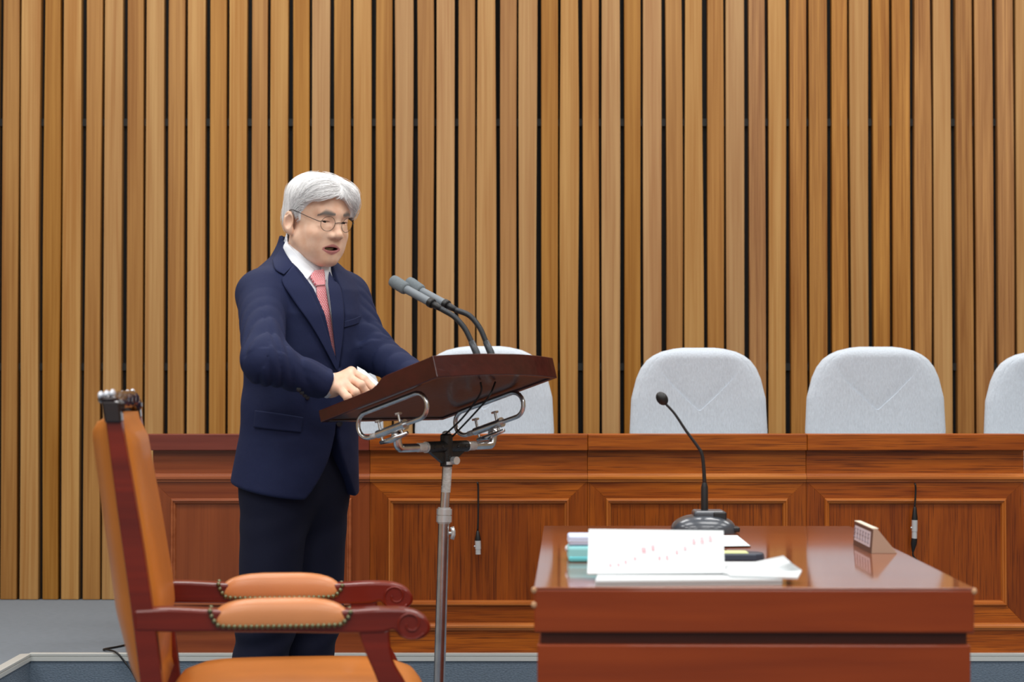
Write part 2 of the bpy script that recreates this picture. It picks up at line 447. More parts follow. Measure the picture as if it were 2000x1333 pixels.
# dangling cables with connectors
def dangling(label, top, mid, plug0, plug1, second):
    f = lambda p: px(p[0], p[1], YD - 0.02) + np.array([0, p[2], 0])
    P0 = f((*top, 0.0))
    root = thing('microphone_cable', tuple(P0), label, 'cable', 'cables hanging on the desk fronts')
    L = lambda p: f(p) - P0
    m = MB(); pts = spline([L((top[0], top[1], 0.003)), L((top[0], top[1] + 1, -0.006)), L((top[0] + 1, top[1] + 12, -0.004)), L((*mid, -0.004)), L((*plug0, -0.004))], 6)
    m.tube(pts, 0.0034, 8); m.build('cord', 'black', root, smooth=True)
    a, b = L((*plug0, -0.008)), L((*plug1, -0.008))
    e = lambda t: a + (b - a) * t
    s1, s2 = (0.42, 0.47)
    MB().tube([e(0), e(0.06), e(s1 - 0.05), e(s1)], [0.004, 0.006, 0.0105, 0.0105], 14).build('boot', 'black', root, smooth=True, angle=50)
    c = MB(); c.tube([e(s1), e(0.78)], 0.0105, 16); c.tube([e(0.78), e(0.80)], 0.0085, 16); c.tube([e(0.80), e(1)], 0.0095, 16)
    sh = c.build('connector_shell', 'steel', root, smooth=True, angle=40)
    MB().ball(e(0.66) + np.array([-0.0115, 0, 0]), 0.003, 8, 6).build('release_button', 'steel', sh, smooth=True)
    if second:
        f2, g2 = e(1.0), L((plug1[0] - 3, plug1[1] + 26, -0.008))
        MB().tube([f2, f2 + (g2 - f2) * 0.4, g2], [0.0105, 0.0105, 0.004], 14).build('boot', 'black', root, smooth=True, angle=50)
        tail = spline([g2, L((plug1[0] - 2, plug1[1] + 34, -0.006)), L((plug1[0] + 6, plug1[1] + 44, -0.004)), L((plug1[0] + 18, plug1[1] + 58, -0.004)), L((plug1[0] + 22, plug1[1] + 100, -0.004))], 6)
        MB().tube(tail, 0.003, 8).build('cord', 'black', root, smooth=True)
dangling('black cable ending in a silver plug behind the lectern pole', (933, 943), (934, 1010), (933, 1037), (934, 1083), False)
dangling('black cable with two joined plugs above the nameplate', (1787, 946), (1787, 978), (1786, 990), (1785, 1052), True)

# ------------------------------------------------------------------ pale grey chairs behind the desks
def grey_chair(label):
    t = thing('upholstered_chair', (0, 0, 0), label, 'chair', 'pale grey chairs behind the desks')
    top = 1.077
    zz = [0.0, 0.004, 0.0155, 0.03, 0.05, 0.08, 0.12, 0.198, 0.326, 0.5, 0.6, 0.62]
    hh = [0.06, 0.095, 0.142, 0.172, 0.198, 0.220, 0.237, 0.256, 0.262, 0.255, 0.24, 0.2]
    nr, nc = 110, 84
    def outline(s): return np.interp(s, zz, hh)
    S = np.concatenate([np.linspace(0, 0.05, 24), np.linspace(0.05, 0.6, nr - 30)[1:], np.linspace(0.6, 0.62, 8)[1:]])
    nr = len(S)
    U = np.sin(np.linspace(-math.pi / 2, math.pi / 2, nc))
    vs_, fs_ = [], []
    r0 = int(np.searchsorted(S, 0.16))
    for side in (0, 1):
        for r, s0 in enumerate(S):
            for u in U:
                # rows bend so that two of them follow the V seam
                x = u * outline(s0)
                sv = 0.247 - min(abs(x), 0.165) * 0.96
                if side == 0:
                    if r < r0: s = s0 * sv / S[r0]
                    elif r == r0: s = sv - 0.0004
                    elif r == r0 + 1: s = sv + 0.0004
                    else: s = sv + 0.0004 + (0.62 - sv - 0.0004) * (s0 - S[r0 + 1]) / (0.62 - S[r0 + 1])
                else: s = s0
                hw = outline(s); x = u * hw
                e = min(1, max(0, s / 0.045)); e2 = min(1, max(0, (0.62 - s) / 0.05))
                th = 0.044 * (1 - abs(u) ** 5) ** 0.5 * math.sqrt(max(0, 1 - (1 - e) ** 2.2)) * math.sqrt(max(0, 1 - (1 - e2) ** 2.2))
                lean = 0.10 * (0.62 - s) - 0.05 * ((0.62 - s) / 0.62) ** 2
                y = th
                if side == 0:
                    y = -th
                    arm = max(0.0, 1 - (abs(u * outline(s0)) / 0.165) ** 4) if abs(u * outline(s0)) < 0.165 else 0.0
                    if r <= r0: y += 0.0045 * arm * math.exp(-(sv - s) / 0.05)
                    rim = hw - abs(x)
                    y += 0.0018 * math.exp(-((rim - 0.03) / 0.0018) ** 2)
                vs_.append((x, y + lean, top - s))
    n1 = nr * nc
    for side in (0, 1):
        for r in range(nr - 1):
            for c in range(nc - 1):
                a = side * n1 + r * nc + c
                fs_.append((a, a + 1, a + nc + 1, a + nc) if side else (a, a + nc, a + nc + 1, a + 1))
    for r in range(nr - 1):
        for c in (0, nc - 1):
            a, b = r * nc + c, n1 + r * nc + c
            fs_.append((a, a + nc, b + nc, b))
    for r in (0, nr - 1):
        for c in range(nc - 1):
            a = r * nc + c
            fs_.append((a, a + 1, n1 + a + 1, n1 + a))
    MB().add(vs_, fs_).build('backrest', 'fabric', t, smooth=True, angle=35)
    seat = MB()
    pts = []
    for i in range(40):
        a = 2 * math.pi * i / 40
        cx, sy = math.cos(a), math.sin(a)
        pts.append((0.25 * math.copysign(abs(cx) ** 0.5, cx), -0.19 + 0.23 * math.copysign(abs(sy) ** 0.5, sy)))
    ring = []
    for f_, z in ((0.93, 0.40), (1, 0.42), (1, 0.47), (0.95, 0.49), (0.7, 0.497)): ring.append([(p[0] * f_, -0.19 + (p[1] + 0.19) * f_, z) for p in pts])
    fs2 = [(i * 40 + k, i * 40 + (k + 1) % 40, (i + 1) * 40 + (k + 1) % 40, (i + 1) * 40 + k) for i in range(4) for k in range(40)]
    fs2 += [tuple(range(39, -1, -1)), tuple(160 + k for k in range(40))]
    seat.add(sum(ring, []), fs2).build('seat', 'fabric', t, smooth=True, angle=60)
    MB().tube([(0, -0.16, 0.08), (0, -0.16, 0.40)], 0.028, 14).build('column', 'chair_black', t, smooth=True, angle=40)
    MB().box(-0.03, 0.03, -0.05, 0.075, 0.40, 0.42).box(-0.03, 0.03, 0.055, 0.075, 0.40, 0.60).build('back_bracket', 'chair_black', t, bevel=0.004)
    for k in range(5):
        a = 2 * math.pi * k / 5 + 0.3
        e = (0.27 * math.cos(a), -0.16 + 0.27 * math.sin(a))
        l = MB().tube([(0, -0.16, 0.10), (e[0] * 0.5, -0.16 + (e[1] + 0.16) * 0.5, 0.085), (e[0], e[1], 0.065)], [0.022, 0.018, 0.014], 10).build('leg', 'chair_black', t, smooth=True)
        MB().tube([(e[0] - 0.012, e[1], 0.027), (e[0] + 0.012, e[1], 0.027)], 0.027, 14).build('caster', 'chair_black', l, smooth=True, angle=40)
    for s in (-1, 1):
        ar = MB().tube(spline([(s * 0.245, -0.02, 0.44), (s * 0.275, -0.02, 0.50), (s * 0.275, -0.06, 0.60), (s * 0.275, -0.22, 0.615)], 5), 0.016, 10)
        ar.build('armrest', 'chair_black', t, smooth=True)
    return t
clabels = ['pale grey upholstered chair mostly hidden behind the man and lectern',
           'pale grey upholstered chair rising behind the wooden lectern tray',
           'pale grey upholstered chair behind the small black desk microphone',
           'pale grey upholstered chair with creases at the top right of its V seam',
           'pale grey upholstered chair cut off by the right edge']
proto = grey_chair(clabels[0])
YC = 7.74
for i, (cx, ty, sc) in enumerate([(614, 682, 1.0), (946, 677, 1.01), (1365, 680, 1.0), (1711, 678, 1.02), (2058, 686, 1.0)]):
    o = proto if i == 0 else copy_tree(proto)
    o['label'] = clabels[i]
    o.location = (px(cx, 760, YC)[0], YC, ZD)
    o.scale = (sc * 7.74 / 7.56, 1, (px(cx, ty, YC + 0.05)[2] - ZD) / 1.077)

# ------------------------------------------------------------------ lectern
TB = math.radians(50)
TF = np.array([math.sin(TB), -math.cos(TB), 0]); TR = np.array([-math.cos(TB), -math.sin(TB), 0])
TO = np.array([-0.193, 5.25, 1.0645])                # middle of the tray's underside
TILT = math.atan(0.114 / 0.40)
TV = TF * math.cos(TILT) + np.array([0, 0, math.sin(TILT)])
TN = np.array([0, 0, math.cos(TILT)]) - TF * math.sin(TILT)
LROOT = np.array([-0.206, 5.25, 0.0])
def tp(u, v, w): return TO + TR * u + TV * v + TN * w - LROOT
lect = thing('lectern', tuple(LROOT), 'dark red wooden tray lectern on a chrome pole', 'lectern')
HW, HV = 0.238, 0.208
def tray_prism(poly, u0, u1): return MB().prism(poly, lambda q: tp(u0, *q), lambda q: tp(u1, *q))
side = [(-HV, 0.0), (HV, 0.0), (HV, 0.056), (0.052, 0.0545), (0.034, 0.052), (0.012, 0.040), (-0.006, 0.0345), (-0.03, 0.0335), (-HV, 0.0325)]
for u0, u1 in ((HW - 0.018, HW), (-HW, -HW + 0.018)):
    tray_prism(side, u0, u1).build('side_board', 'mahogany', lect, bevel=0.0025)
# bowed rear board
n = 18; m = MB(); fs_ = []; vs_ = []
for i in range(n + 1):
    u = HW - 2 * HW * i / n; bow = 0.03 * (1 - (u / HW) ** 2)
    vs_ += [tp(u, HV - 0.004 + bow, 0.0), tp(u, HV + 0.010 + bow, 0.0), tp(u, HV + 0.010 + bow, 0.0565), tp(u, HV - 0.004 + bow, 0.0565)]
for i in range(n):
    for k in range(4): fs_.append((i * 4 + k, i * 4 + (k + 1) % 4, i * 4 + 4 + (k + 1) % 4, i * 4 + 4 + k))
fs_ += [(0, 1, 2, 3), tuple(n * 4 + k for k in range(4))]
m.add(vs_, fs_).build('rear_board', 'mahogany', lect, bevel=0.002)
tray_prism([(-HV, 0.0), (-HV + 0.016, 0.0), (-HV + 0.016, 0.0325), (-HV, 0.0325)], -HW + 0.018, HW - 0.018).build('front_lip', 'mahogany', lect, bevel=0.002)
# base board follows the bow
poly = [(-HW + 0.018, -HV + 0.016), (HW - 0.018, -HV + 0.016)] + [(HW - 0.018 - (2 * HW - 0.036) * i / 12, HV - 0.003 + 0.03 * (1 - ((HW - 0.018 - (2 * HW - 0.036) * i / 12) / HW) ** 2)) for i in range(13)]
MB().prism(poly, lambda q: tp(q[0], q[1], 0.004), lambda q: tp(q[0], q[1], 0.016)).build('base_board', 'mahogany_under', lect)
# chrome stadium loops with clamp
def loop(u0):
    h = 0.066; r = h / 2; L = 0.092
    path = [(v, -0.006) for v in np.linspace(-L, L, 10)]
    path += [(L + r * math.sin(a), -0.006 - r + r * math.cos(a)) for a in np.linspace(0.2, math.pi - 0.2, 9)]
    path += [(v, -0.006 - h) for v in np.linspace(L, -L, 10)]
    path += [(-L - r * math.sin(a), -0.006 - r - r * math.cos(a)) for a in np.linspace(0.2, math.pi - 0.2, 9)]
    lp = MB().tube([tp(u0, *q) for q in path], 0.0062, 12, closed=True).build('loop_bar', 'chrome', lect, smooth=True)
    w0 = -0.006 - h
    cl = MB().tube([tp(u0, -0.062, w0), tp(u0, 0.036, w0)], 0.0105, 14).build('clamp_sleeve', 'chrome', lect, smooth=True, angle=40)
    MB().tube([tp(u0, 0.032, w0), tp(u0, 0.04, w0)], 0.0135, 16).build('clamp_ring', 'chrome', cl, smooth=True, angle=40)
    for v in (-0.05, 0.022):
        b = MB().tube([tp(u0, v, w0 - 0.022), tp(u0, v, w0 + 0.03)], 0.0036, 10)
        b.tube([tp(u0, v, w0 + 0.030), tp(u0, v, w0 + 0.034)], 0.0105, 6)
        b.build('clamp_bolt', 'chrome', cl, smooth=True, angle=40)
    MB().tube([tp(u0, -0.058, w0 - 0.023), tp(u0, -0.02, w0 - 0.026), tp(u0, 0.04, w0 - 0.023)], [0.005, 0.008, 0.005], 10).build('clamp_plate', 'chrome', cl, smooth=True)
    MB().tube([tp(u0, -0.062, w0), tp(u0, -0.085, w0)], 0.0075, 12).build('tape_wrap', 'tape', lp, smooth=True)
    return tp(u0, -0.006, w0 - 0.022)
ends = [loop(0.19), loop(-0.19)]
TC = px(872, 873, 5.25) - LROOT                        # centre of the black cross piece
for e, s in zip(ends, (1, -1)):
    foot = TC + TR * 0.19 * s
    top = np.array([foot[0], foot[1], e[2] + 0.004])
    pts = [top, foot + np.array([0, 0, 0.03]), foot + np.array([0, 0, 0.012]) - TR * 0.003 * s, foot - TR * 0.010 * s + np.array([0, 0, 0.002]), foot - TR * 0.03 * s, TC + TR * 0.045 * s]
    pts[0][0:2] = foot[0:2]
    arm = MB().tube(spline(pts, 6), 0.0112, 14).build('bracket_arm', 'chrome', lect, smooth=True)
    MB().ball(top, (0.015, 0.015, 0.012), 14, 8).build('arm_knuckle', 'chrome', arm, smooth=True)
    MB().tube([TC + TR * 0.112 * s, TC + TR * 0.085 * s], 0.0122, 14).build('tape_wrap', 'tape', arm, smooth=True, angle=40)
    MB().tube([TC + TR * 0.083 * s, TC + TR * 0.07 * s], 0.0145, 16).build('arm_collar', 'steel', arm, smooth=True, angle=40)
cr = MB()
cr.tube([TC + TR * 0.078, TC - TR * 0.078], 0.0155, 16)
cr.tube([TC + (0, 0, -0.052), TC + (0, 0, 0.030), TC + (0, 0, 0.034)], [0.0165, 0.0165, 0.012], 18)
for s in (1, -1):
    cr.prism([(0.01, -0.008), (0.07, -0.012), (0.012, -0.046)], lambda q: TC + TR * q[0] * s + (0, 0, q[1]) + TF * 0.006, lambda q: TC + TR * q[0] * s + (0, 0, q[1]) - TF * 0.006)
cro = cr.build('cross_bracket', 'iron', lect, smooth=True, angle=40)
for s in (-0.062, -0.03, 0.03, 0.062):
    MB().ball(TC + TR * s + TF * 0.0145, 0.0045, 8, 6).build('rivet', 'iron', cro, smooth=True)
MB().ball(TC + (0, 0, 0.036), (0.0115, 0.0115, 0.006), 14, 8).build('cap', 'steel', lect, smooth=True)
kn = TC + np.array([0.018, -0.006, -0.036])
MB().tube([kn, kn + np.array([0.010, -0.012, 0])], 0.0105, 18).build('clamp_knob', 'steel', lect, smooth=True, angle=40)
Pt = px(874, 908, 5.25) - LROOT; Pm = px(867.5, 1006, 5.25) - LROOT; Pb = px(858, 1333, 5.25) - LROOT
Pf = Pb + (Pb - Pm) * ((0.03 - Pb[2]) / (Pb[2] - Pm[2]))
MB().tube([Pt + (0, 0, 0.02), Pm], 0.0122, 18).build('upper_pole', 'chrome', lect, smooth=True, angle=40)
MB().tube([Pt + (0, 0, 0.004), Pt + (Pm - Pt) * 0.55], 0.0127, 18).build('tape_wrap', 'tape', lect, smooth=True, angle=40)
MB().tube([Pt + (0, 0, 0.008), Pt + (0, 0, 0.0)], 0.0165, 18).build('pole_collar', 'steel', lect, smooth=True, angle=40)
co = MB(); dz = (Pb - Pm) / np.linalg.norm(Pb - Pm)
for a, b, r in ((-0.019, -0.015, 0.017), (-0.015, 0.0, 0.0205), (0.0, 0.003, 0.018), (0.003, 0.019, 0.0205), (0.019, 0.023, 0.017)): co.tube([Pm + dz * a, Pm + dz * b], r, 20)
co.build('height_collar', 'steel', lect, smooth=True, angle=40)
MB().tube([Pm, Pf], 0.0152, 20).build('lower_pole', 'chrome', lect, smooth=True, angle=40)
kb = Pm + dz * 0.048
MB().tube([kb, kb + np.array([0.024, -0.004, 0])], 0.004, 8).tube([kb + np.array([0.022, -0.004, 0.016]), kb + np.array([0.026, -0.004, 0.004]), kb + np.array([0.026, -0.004, -0.004]), kb + np.array([0.022, -0.004, -0.016])], 0.0055, 8).build('wing_screw', 'steel', lect, smooth=True)
bs = MB()
prof = [(0.0165, 0.06), (0.02, 0.045), (0.05, 0.034), (0.15, 0.026), (0.19, 0.016), (0.19, 0.0)]
vs_ = [(Pf[0] + r * math.cos(2 * math.pi * k / 36), Pf[1] + r * math.sin(2 * math.pi * k / 36), z) for r, z in prof for k in range(36)]
fs_ = [(i * 36 + k, i * 36 + (k + 1) % 36, (i + 1) * 36 + (k + 1) % 36, (i + 1) * 36 + k) for i in range(5) for k in range(36)] + [tuple(range(36)), tuple(180 + k for k in range(35, -1, -1))]
bs.add(vs_, fs_).build('round_base', 'iron', lect, smooth=True, angle=40)

# two gooseneck microphones on the tray, their cables running below
def gooseneck(label, path, b0, b1, h1, uoff, cab):
    YB = 5.135
    base = tp(uoff, HV - 0.022, 0.016) + LROOT
    Yof = lambda x: base[1] + 0.84 * (path[0][0] - x) / 742.0
    W = lambda p: px(p[0], p[1], Yof(p[0])) - base
    root = thing('gooseneck_microphone', tuple(base), label, 'microphone', 'gooseneck microphones on the lectern')
    p0 = W(path[0])
    MB().tube([(0, 0, 0), (0, 0, 0.006)], 0.016, 18).build('mount', 'black', root, smooth=True, angle=40)
    MB().tube([np.zeros(3), p0 * 0.6, p0, W(path[1])], [0.0105, 0.0105, 0.0095, 0.0085], 16).build('lower_sleeve', 'neck', root, smooth=True)
    P = spline([W(p) for p in path[1:]] , 22)
    seg = np.linalg.norm(np.diff(np.array(P), axis=0), axis=1).sum()
    # ribbed flexible neck
    P = np.array(P); cum = np.concatenate([[0], np.cumsum(np.linalg.norm(np.diff(P, axis=0), axis=1))])
    nr = int(seg / 0.0030) * 4
    ss = np.linspace(0, seg, nr); Q = np.stack([np.interp(ss, cum, P[:, k]) for k in range(3)], -1)
    rr = [0.0066 + 0.0009 * math.sin(2 * math.pi * i / 4) for i in range(nr)]
    MB().tube(Q, rr, 12).build('flexible_neck', 'neck', root, smooth=True)
    A, B, C = W(path[-1]), W(b0), W(b1); D = W(h1)
    d1 = (C - B) / np.linalg.norm(C - B)
    MB().tube([A, A + (B - A) * 0.5, B], [0.0072, 0.009, 0.0095], 16).build('taper_sleeve', 'black', root, smooth=True)
    MB().tube([B - d1 * 0.008, B - d1 * 0.006, B + d1 * 0.006, B + d1 * 0.008], [0.011, 0.0132, 0.0132, 0.011], 18).build('ring', 'black', root, smooth=True, angle=40)
    MB().tube([B, C], 0.0112, 20).build('barrel', 'micgrey', root, smooth=True, angle=40)
    d2 = (D - C); 
    MB().tube([C - d2 * 0.02, C + d2 * 0.02, C + d2 * 0.1, C + d2 * 0.75, C + d2 * 0.92, C + d2 * 0.985, D], [0.0125, 0.0155, 0.0168, 0.0170, 0.0155, 0.011, 0.003], 22).build('foam_windscreen', 'foam', root, smooth=True)
    f = lambda p: p - base
    cpts = [tp(uoff, HV - 0.03, 0.0) + LROOT, px(cab[0][0], cab[0][1], 5.12), px(cab[1][0], cab[1][1], 5.17), px(cab[2][0], cab[2][1], 5.225)]
    MB().tube(spline([f(np.asarray(p)) for p in cpts], 8), 0.0026, 8).build('cord', 'black', root, smooth=True)
gooseneck('grey gooseneck microphone nearer the speaking man', [(930, 688), (921, 668), (907, 641), (887, 619), (862, 604)], (842, 592), (793, 565), (765, 547), 0.029, [(938, 770), (905, 815), (869, 850)])
gooseneck('grey gooseneck microphone on the side away from the speaking man', [(958, 688), (949, 668), (937, 641), (917, 617), (891, 606)], (871, 595), (823, 569), (796, 550), -0.029, [(955, 775), (925, 810), (884, 853)])

# sheet of paper standing in the tray behind the hand
A = [px(697.5, 716, 5.44), px(712, 724, 5.43), px(724, 735, 5.42), px(741, 750, 5.40)]
B = [px(699, 760, 5.33), px(712, 770, 5.32), px(722, 778, 5.31), px(742, 788, 5.30)]
vs_ = []; fs_ = []
for a, b in zip(A, B): vs_ += [a, (a + b) / 2 + (0, 0.004, 0), b]
vs_ += [np.asarray(v) + (0.0006, 0.0006, 0) for v in vs_]
for i in range(3):
    for k in range(2):
        q = i * 3 + k; fs_ += [(q, q + 1, q + 4, q + 3), (q + 12, q + 15, q + 16, q + 13)]
c0 = np.asarray(B[1]); sh = MB().add([np.asarray(v) - c0 for v in vs_], fs_).build('speech_sheet', 'paper', None)
sh.location = c0
tag(sh, 'white sheet of paper held up beside the hand on the lectern', 'paper')

# ------------------------------------------------------------------ leather armchair in front
CY = math.radians(6.6)
CF = np.array([math.cos(CY), math.sin(CY), 0]); CS = np.array([-math.sin(CY), math.cos(CY), 0])
CO = np.array([-0.762, 4.16, 0.0])
chair = thing('carved_armchair', tuple(CO), 'orange leather armchair with carved dark red wooden frame', 'armchair', rz=CY)
def cl(x, y, s):                                        # pixel on the chair's side plane at offset s -> chair coordinates x, z
    p = pplane(x, y, CO + CS * s, CS) - CO
    return (float(p @ CF), float(p[2]))
def slab(pts, s0, s1):
    return MB().prism(pts, lambda q: (q[0], s0, q[1]), lambda q: (q[0], s1, q[1]))
def smooth_outline(pts, n=4):
    q = spline([np.array(p) for p in pts], n); return [tuple(p) for p in q]
NEAR = -0.262
arm_px = [(262, 1189), (330, 1186), (420, 1190), (540, 1193), (680, 1190), (740, 1187), (790, 1188), (822, 1198), (837, 1214), (838, 1230), (826, 1243), (804, 1249), (782, 1243), (768, 1229), (745, 1233), (690, 1235), (540, 1233), (400, 1233), (264, 1232)]
arm = smooth_outline([cl(*p, NEAR) for p in arm_px], 4)
sup = smooth_outline([cl(*p, NEAR) for p in [(700, 1228), (704, 1250), (718, 1285), (733, 1320), (748, 1365), (752, 1420)]], 4) + \
      smooth_outline([cl(*p, NEAR) for p in [(822, 1420), (810, 1370), (790, 1330), (770, 1295), (762, 1262), (760, 1228)]], 4)
pc = cl(800, 1217, NEAR)
for s in (-0.262, 0.262):
    a = slab(arm, s - 0.028, s + 0.028).build('armrest', 'chairwood', chair, bevel=0.006)
    for fs in (-0.029, 0.029):
        sp = []
        for i in range(46):
            th = -0.6 - i * 0.2; r = 0.031 * (1 - i / 60.0)
            sp.append((pc[0] + r * math.cos(th), s + fs, pc[1] + r * math.sin(th)))
        MB().tube(sp, 0.0022, 8).build('scroll_carving', 'chairwood', a, smooth=True)
    slab(sup, s - 0.024, s + 0.024).build('arm_support', 'chairwood', chair, bevel=0.006)
    # pad
    p0, p1 = cl(412, 1200, NEAR), cl(684, 1200, NEAR); zb, zt = cl(550, 1213, NEAR)[1], cl(550, 1168, NEAR)[1]
    cx, hx = (p0[0] + p1[0]) / 2, (p1[0] - p0[0]) / 2
    pad = MB(); nu, nv = 44, 18; vs_, fs_ = [], []
    zc = zb - 0.006
    for j in range(nv + 1):
        ph = math.pi * j / nv
        for i in range(nu):
            th = 2 * math.pi * i / nu
            c_, s_ = math.cos(th), math.sin(th)
            R = math.sin(ph) ** 0.6
            x = hx * R * math.copysign(abs(c_) ** 0.4, c_); y = 0.037 * R * math.copysign(abs(s_) ** 0.5, s_)
            cz = math.cos(ph); z = (zt - zc) * math.copysign(abs(cz) ** 0.8, cz) if cz > 0 else 0.006 * cz
            vs_.append((cx + x, s + y, zc + z))
    for j in range(nv):
        for i in range(nu): fs_.append((j * nu + i, (j + 1) * nu + i, (j + 1) * nu + (i + 1) % nu, j * nu + (i + 1) % nu))
    pd = pad.add(vs_, fs_).build('arm_pad', 'leather_pad', chair, smooth=True)
    nails = MB()
    for side_ in (-1, 1):
        yy = s + side_ * 0.040
        path = spline([np.array(q) for q in [(cx - hx - 0.001, zc + 0.030), (cx - hx + 0.003, zc + 0.017), (cx - hx + 0.012, zc + 0.006), (cx - hx + 0.03, zc), (cx, zc - 0.001), (cx + hx - 0.03, zc), (cx + hx - 0.012, zc + 0.006), (cx + hx - 0.003, zc + 0.017), (cx + hx + 0.001, zc + 0.030)]], 20)
        P = np.array(path); cum = np.concatenate([[0], np.cumsum(np.linalg.norm(np.diff(P, axis=0), axis=1))])
        for d in np.arange(0, cum[-1], 0.0108):
            x, z = np.interp(d, cum, P[:, 0]), np.interp(d, cum, P[:, 1])
            edge = min(1.0, (hx - abs(x - cx)) / 0.03); yk = s + side_ * (0.030 + 0.007 * max(0, edge))
            nails.ball((x, yk, z), 0.0050, 8, 6)
    nails.build('nail_trim', 'brass', pd, smooth=True)['kind'] = 'stuff'
# back posts run on as rear legs
lf = [(205, 800), (209, 824), (232, 1000), (256, 1172), (276, 1332), (282, 1440), (262, 1640), (225, 1852)]
rt = [(268, 1852), (300, 1640), (326, 1440), (318, 1332), (299, 1185), (272, 1010), (239, 824), (234, 800)]
post = smooth_outline([cl(*p, NEAR) for p in lf], 3) + smooth_outline([cl(*p, NEAR) for p in rt], 3)
zmin = min(q[1] for q in post); post = [(q[0], max(0.0, q[1])) for q in post]
for s in (-0.262, 0.262):
    slab(post, s - 0.026, s + 0.026).build('back_post', 'chairwood', chair, bevel=0.005)
    cap = [cl(*p, NEAR) for p in [(200, 784), (207, 826), (240, 826), (236, 784)]]
    k = slab(cap, s - 0.031, s + 0.031).build('post_block', 'chairdark', chair, bevel=0.004)
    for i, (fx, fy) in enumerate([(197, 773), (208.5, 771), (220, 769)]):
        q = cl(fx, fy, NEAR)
        MB().ball((q[0], s, q[1]), (0.0056, 0.030, 0.0088), 14, 10).build('finial_lobe', 'silver', k, smooth=True)  # carved wooden lobe, its highlight put into the pale colour
    q0, q1 = cl(193, 781, NEAR), cl(230, 776, NEAR)
    MB().ball(((q0[0] + q1[0]) / 2, s, (q0[1] + q1[1]) / 2 - 0.002), (0.021, 0.031, 0.011), 14, 10).build('finial_scroll', 'chairdark', k, smooth=True)
# carved crest rail
tq = cl(222, 800, NEAR)
cr = []
for i in range(25):
    s = -0.25 + 0.5 * i / 24; rise = 0.012 * math.cos(s / 0.25 * math.pi / 2) + 0.004 * math.cos(s * 40)
    cr.append((tq[0] + 0.004, s, tq[1] + 0.008 + rise))
MB().tube(cr, [0.0145 + 0.003 * math.cos(i * 1.3) for i in range(25)], 12).build('crest_rail', 'chairdark', chair, smooth=True)
# upholstered back: front and rear cushions
zs = np.linspace(cl(300, 1330, 0)[1], cl(240, 806, 0)[1], 34)
def col_at(pts, s):
    q = sorted([cl(*p, s) for p in pts], key=lambda k: k[1]); return np.interp(zs, [k[1] for k in q], [k[0] for k in q])
xp_f = col_at([(239, 800), (239, 824), (272, 1010), (299, 1185), (318, 1332)], NEAR) - 0.004
xp_r = col_at([(205, 800), (209, 824), (232, 1000), (256, 1172), (276, 1332)], NEAR) + 0.004
x_f = col_at([(250, 800), (281, 851), (310, 1010), (332, 1140), (336, 1185), (322, 1260), (306, 1330)], 0.0)
x_r = col_at([(194, 800), (187, 830), (203, 950), (224, 1100), (235, 1180), (265, 1290), (284, 1330)], 0.0)
ny = 29; vs_, fs_ = [], []
for j, z in enumerate(zs):
    top = min(1.0, (zs[-1] - z) / 0.05); topk = math.sqrt(max(0.0, 1 - (1 - top) ** 2)); bt = min(1.0, (z - zs[0]) / 0.05); bk = math.sqrt(max(0, 1 - (1 - bt) ** 2))
    for side_ in (0, 1):
        for i in range(ny):
            s = math.sin(-math.pi / 2 + math.pi * i / (ny - 1)); b_ = (1 - abs(s) ** 4) ** 0.5 * topk * bk
            xf = xp_f[j] + (x_f[j] - xp_f[j]) * b_; xr = xp_r[j] + (x_r[j] - xp_r[j]) * b_
            vs_.append((xf if side_ == 0 else xr, s * 0.244, z))
rw = 2 * ny
for j in range(len(zs) - 1):
    for k in range(rw):
        side_, i = divmod(k, ny)
        if i < ny - 1: fs_.append((j * rw + k, j * rw + k + 1, (j + 1) * rw + k + 1, (j + 1) * rw + k))
    for i in (0, ny - 1): fs_.append((j * rw + i, (j + 1) * rw + i, (j + 1) * rw + ny + i, j * rw + ny + i))
for j in (0, len(zs) - 1):
    for i in range(ny - 1): fs_.append((j * rw + i, j * rw + i + 1, j * rw + ny + i + 1, j * rw + ny + i))
bkc = MB().add(vs_, fs_).build('back_cushion', 'leather', chair, smooth=True)
nl = MB()
for z, xr in zip(np.linspace(zs[2], zs[-2], 60), np.interp(np.linspace(zs[2], zs[-2], 60), zs, xp_r)):
    for s in (-0.24, 0.24): nl.ball((xr - 0.004, s * 1.03, z), 0.004, 6, 4)
nl.build('nail_trim', 'brass', bkc, smooth=True)['kind'] = 'stuff'
# seat, rails and front legs
zt = pz(600, 1302, 0.0)[2]
ztop = float(px(620, 1301, 4.2)[2])
sx0, sx1 = cl(318, 1400, NEAR)[0], cl(828, 1335, 0.0)[0] + 0.004
seat = MB(); vs_, fs_ = [], []; nu = 48
cx, hx = (sx0 + sx1) / 2, (sx1 - sx0) / 2
def rr(f, z):
    out = []
    for i in range(nu):
        th = 2 * math.pi * i / nu; c_, s_ = math.cos(th), math.sin(th)
        out.append((cx + f * hx * math.copysign(abs(c_) ** 0.45, c_), f * 0.285 * math.copysign(abs(s_) ** 0.4, s_), z))
    return out
rings = [rr(0.985, ztop - 0.105), rr(1.0, ztop - 0.095), rr(1.005, ztop - 0.07), rr(0.985, ztop - 0.045), rr(0.93, ztop - 0.026), rr(0.8, ztop - 0.011), rr(0.6, ztop - 0.003), rr(0.3, ztop)]
for r_ in rings: vs_ += r_
for a in range(len(rings) - 1):
    for i in range(nu): fs_.append((a * nu + i, a * nu + (i + 1) % nu, (a + 1) * nu + (i + 1) % nu, (a + 1) * nu + i))
fs_ += [tuple(range(nu - 1, -1, -1)), tuple((len(rings) - 1) * nu + i for i in range(nu))]
seat.add(vs_, fs_).build('seat_cushion', 'leather', chair, smooth=True)
zr = ztop - 0.10
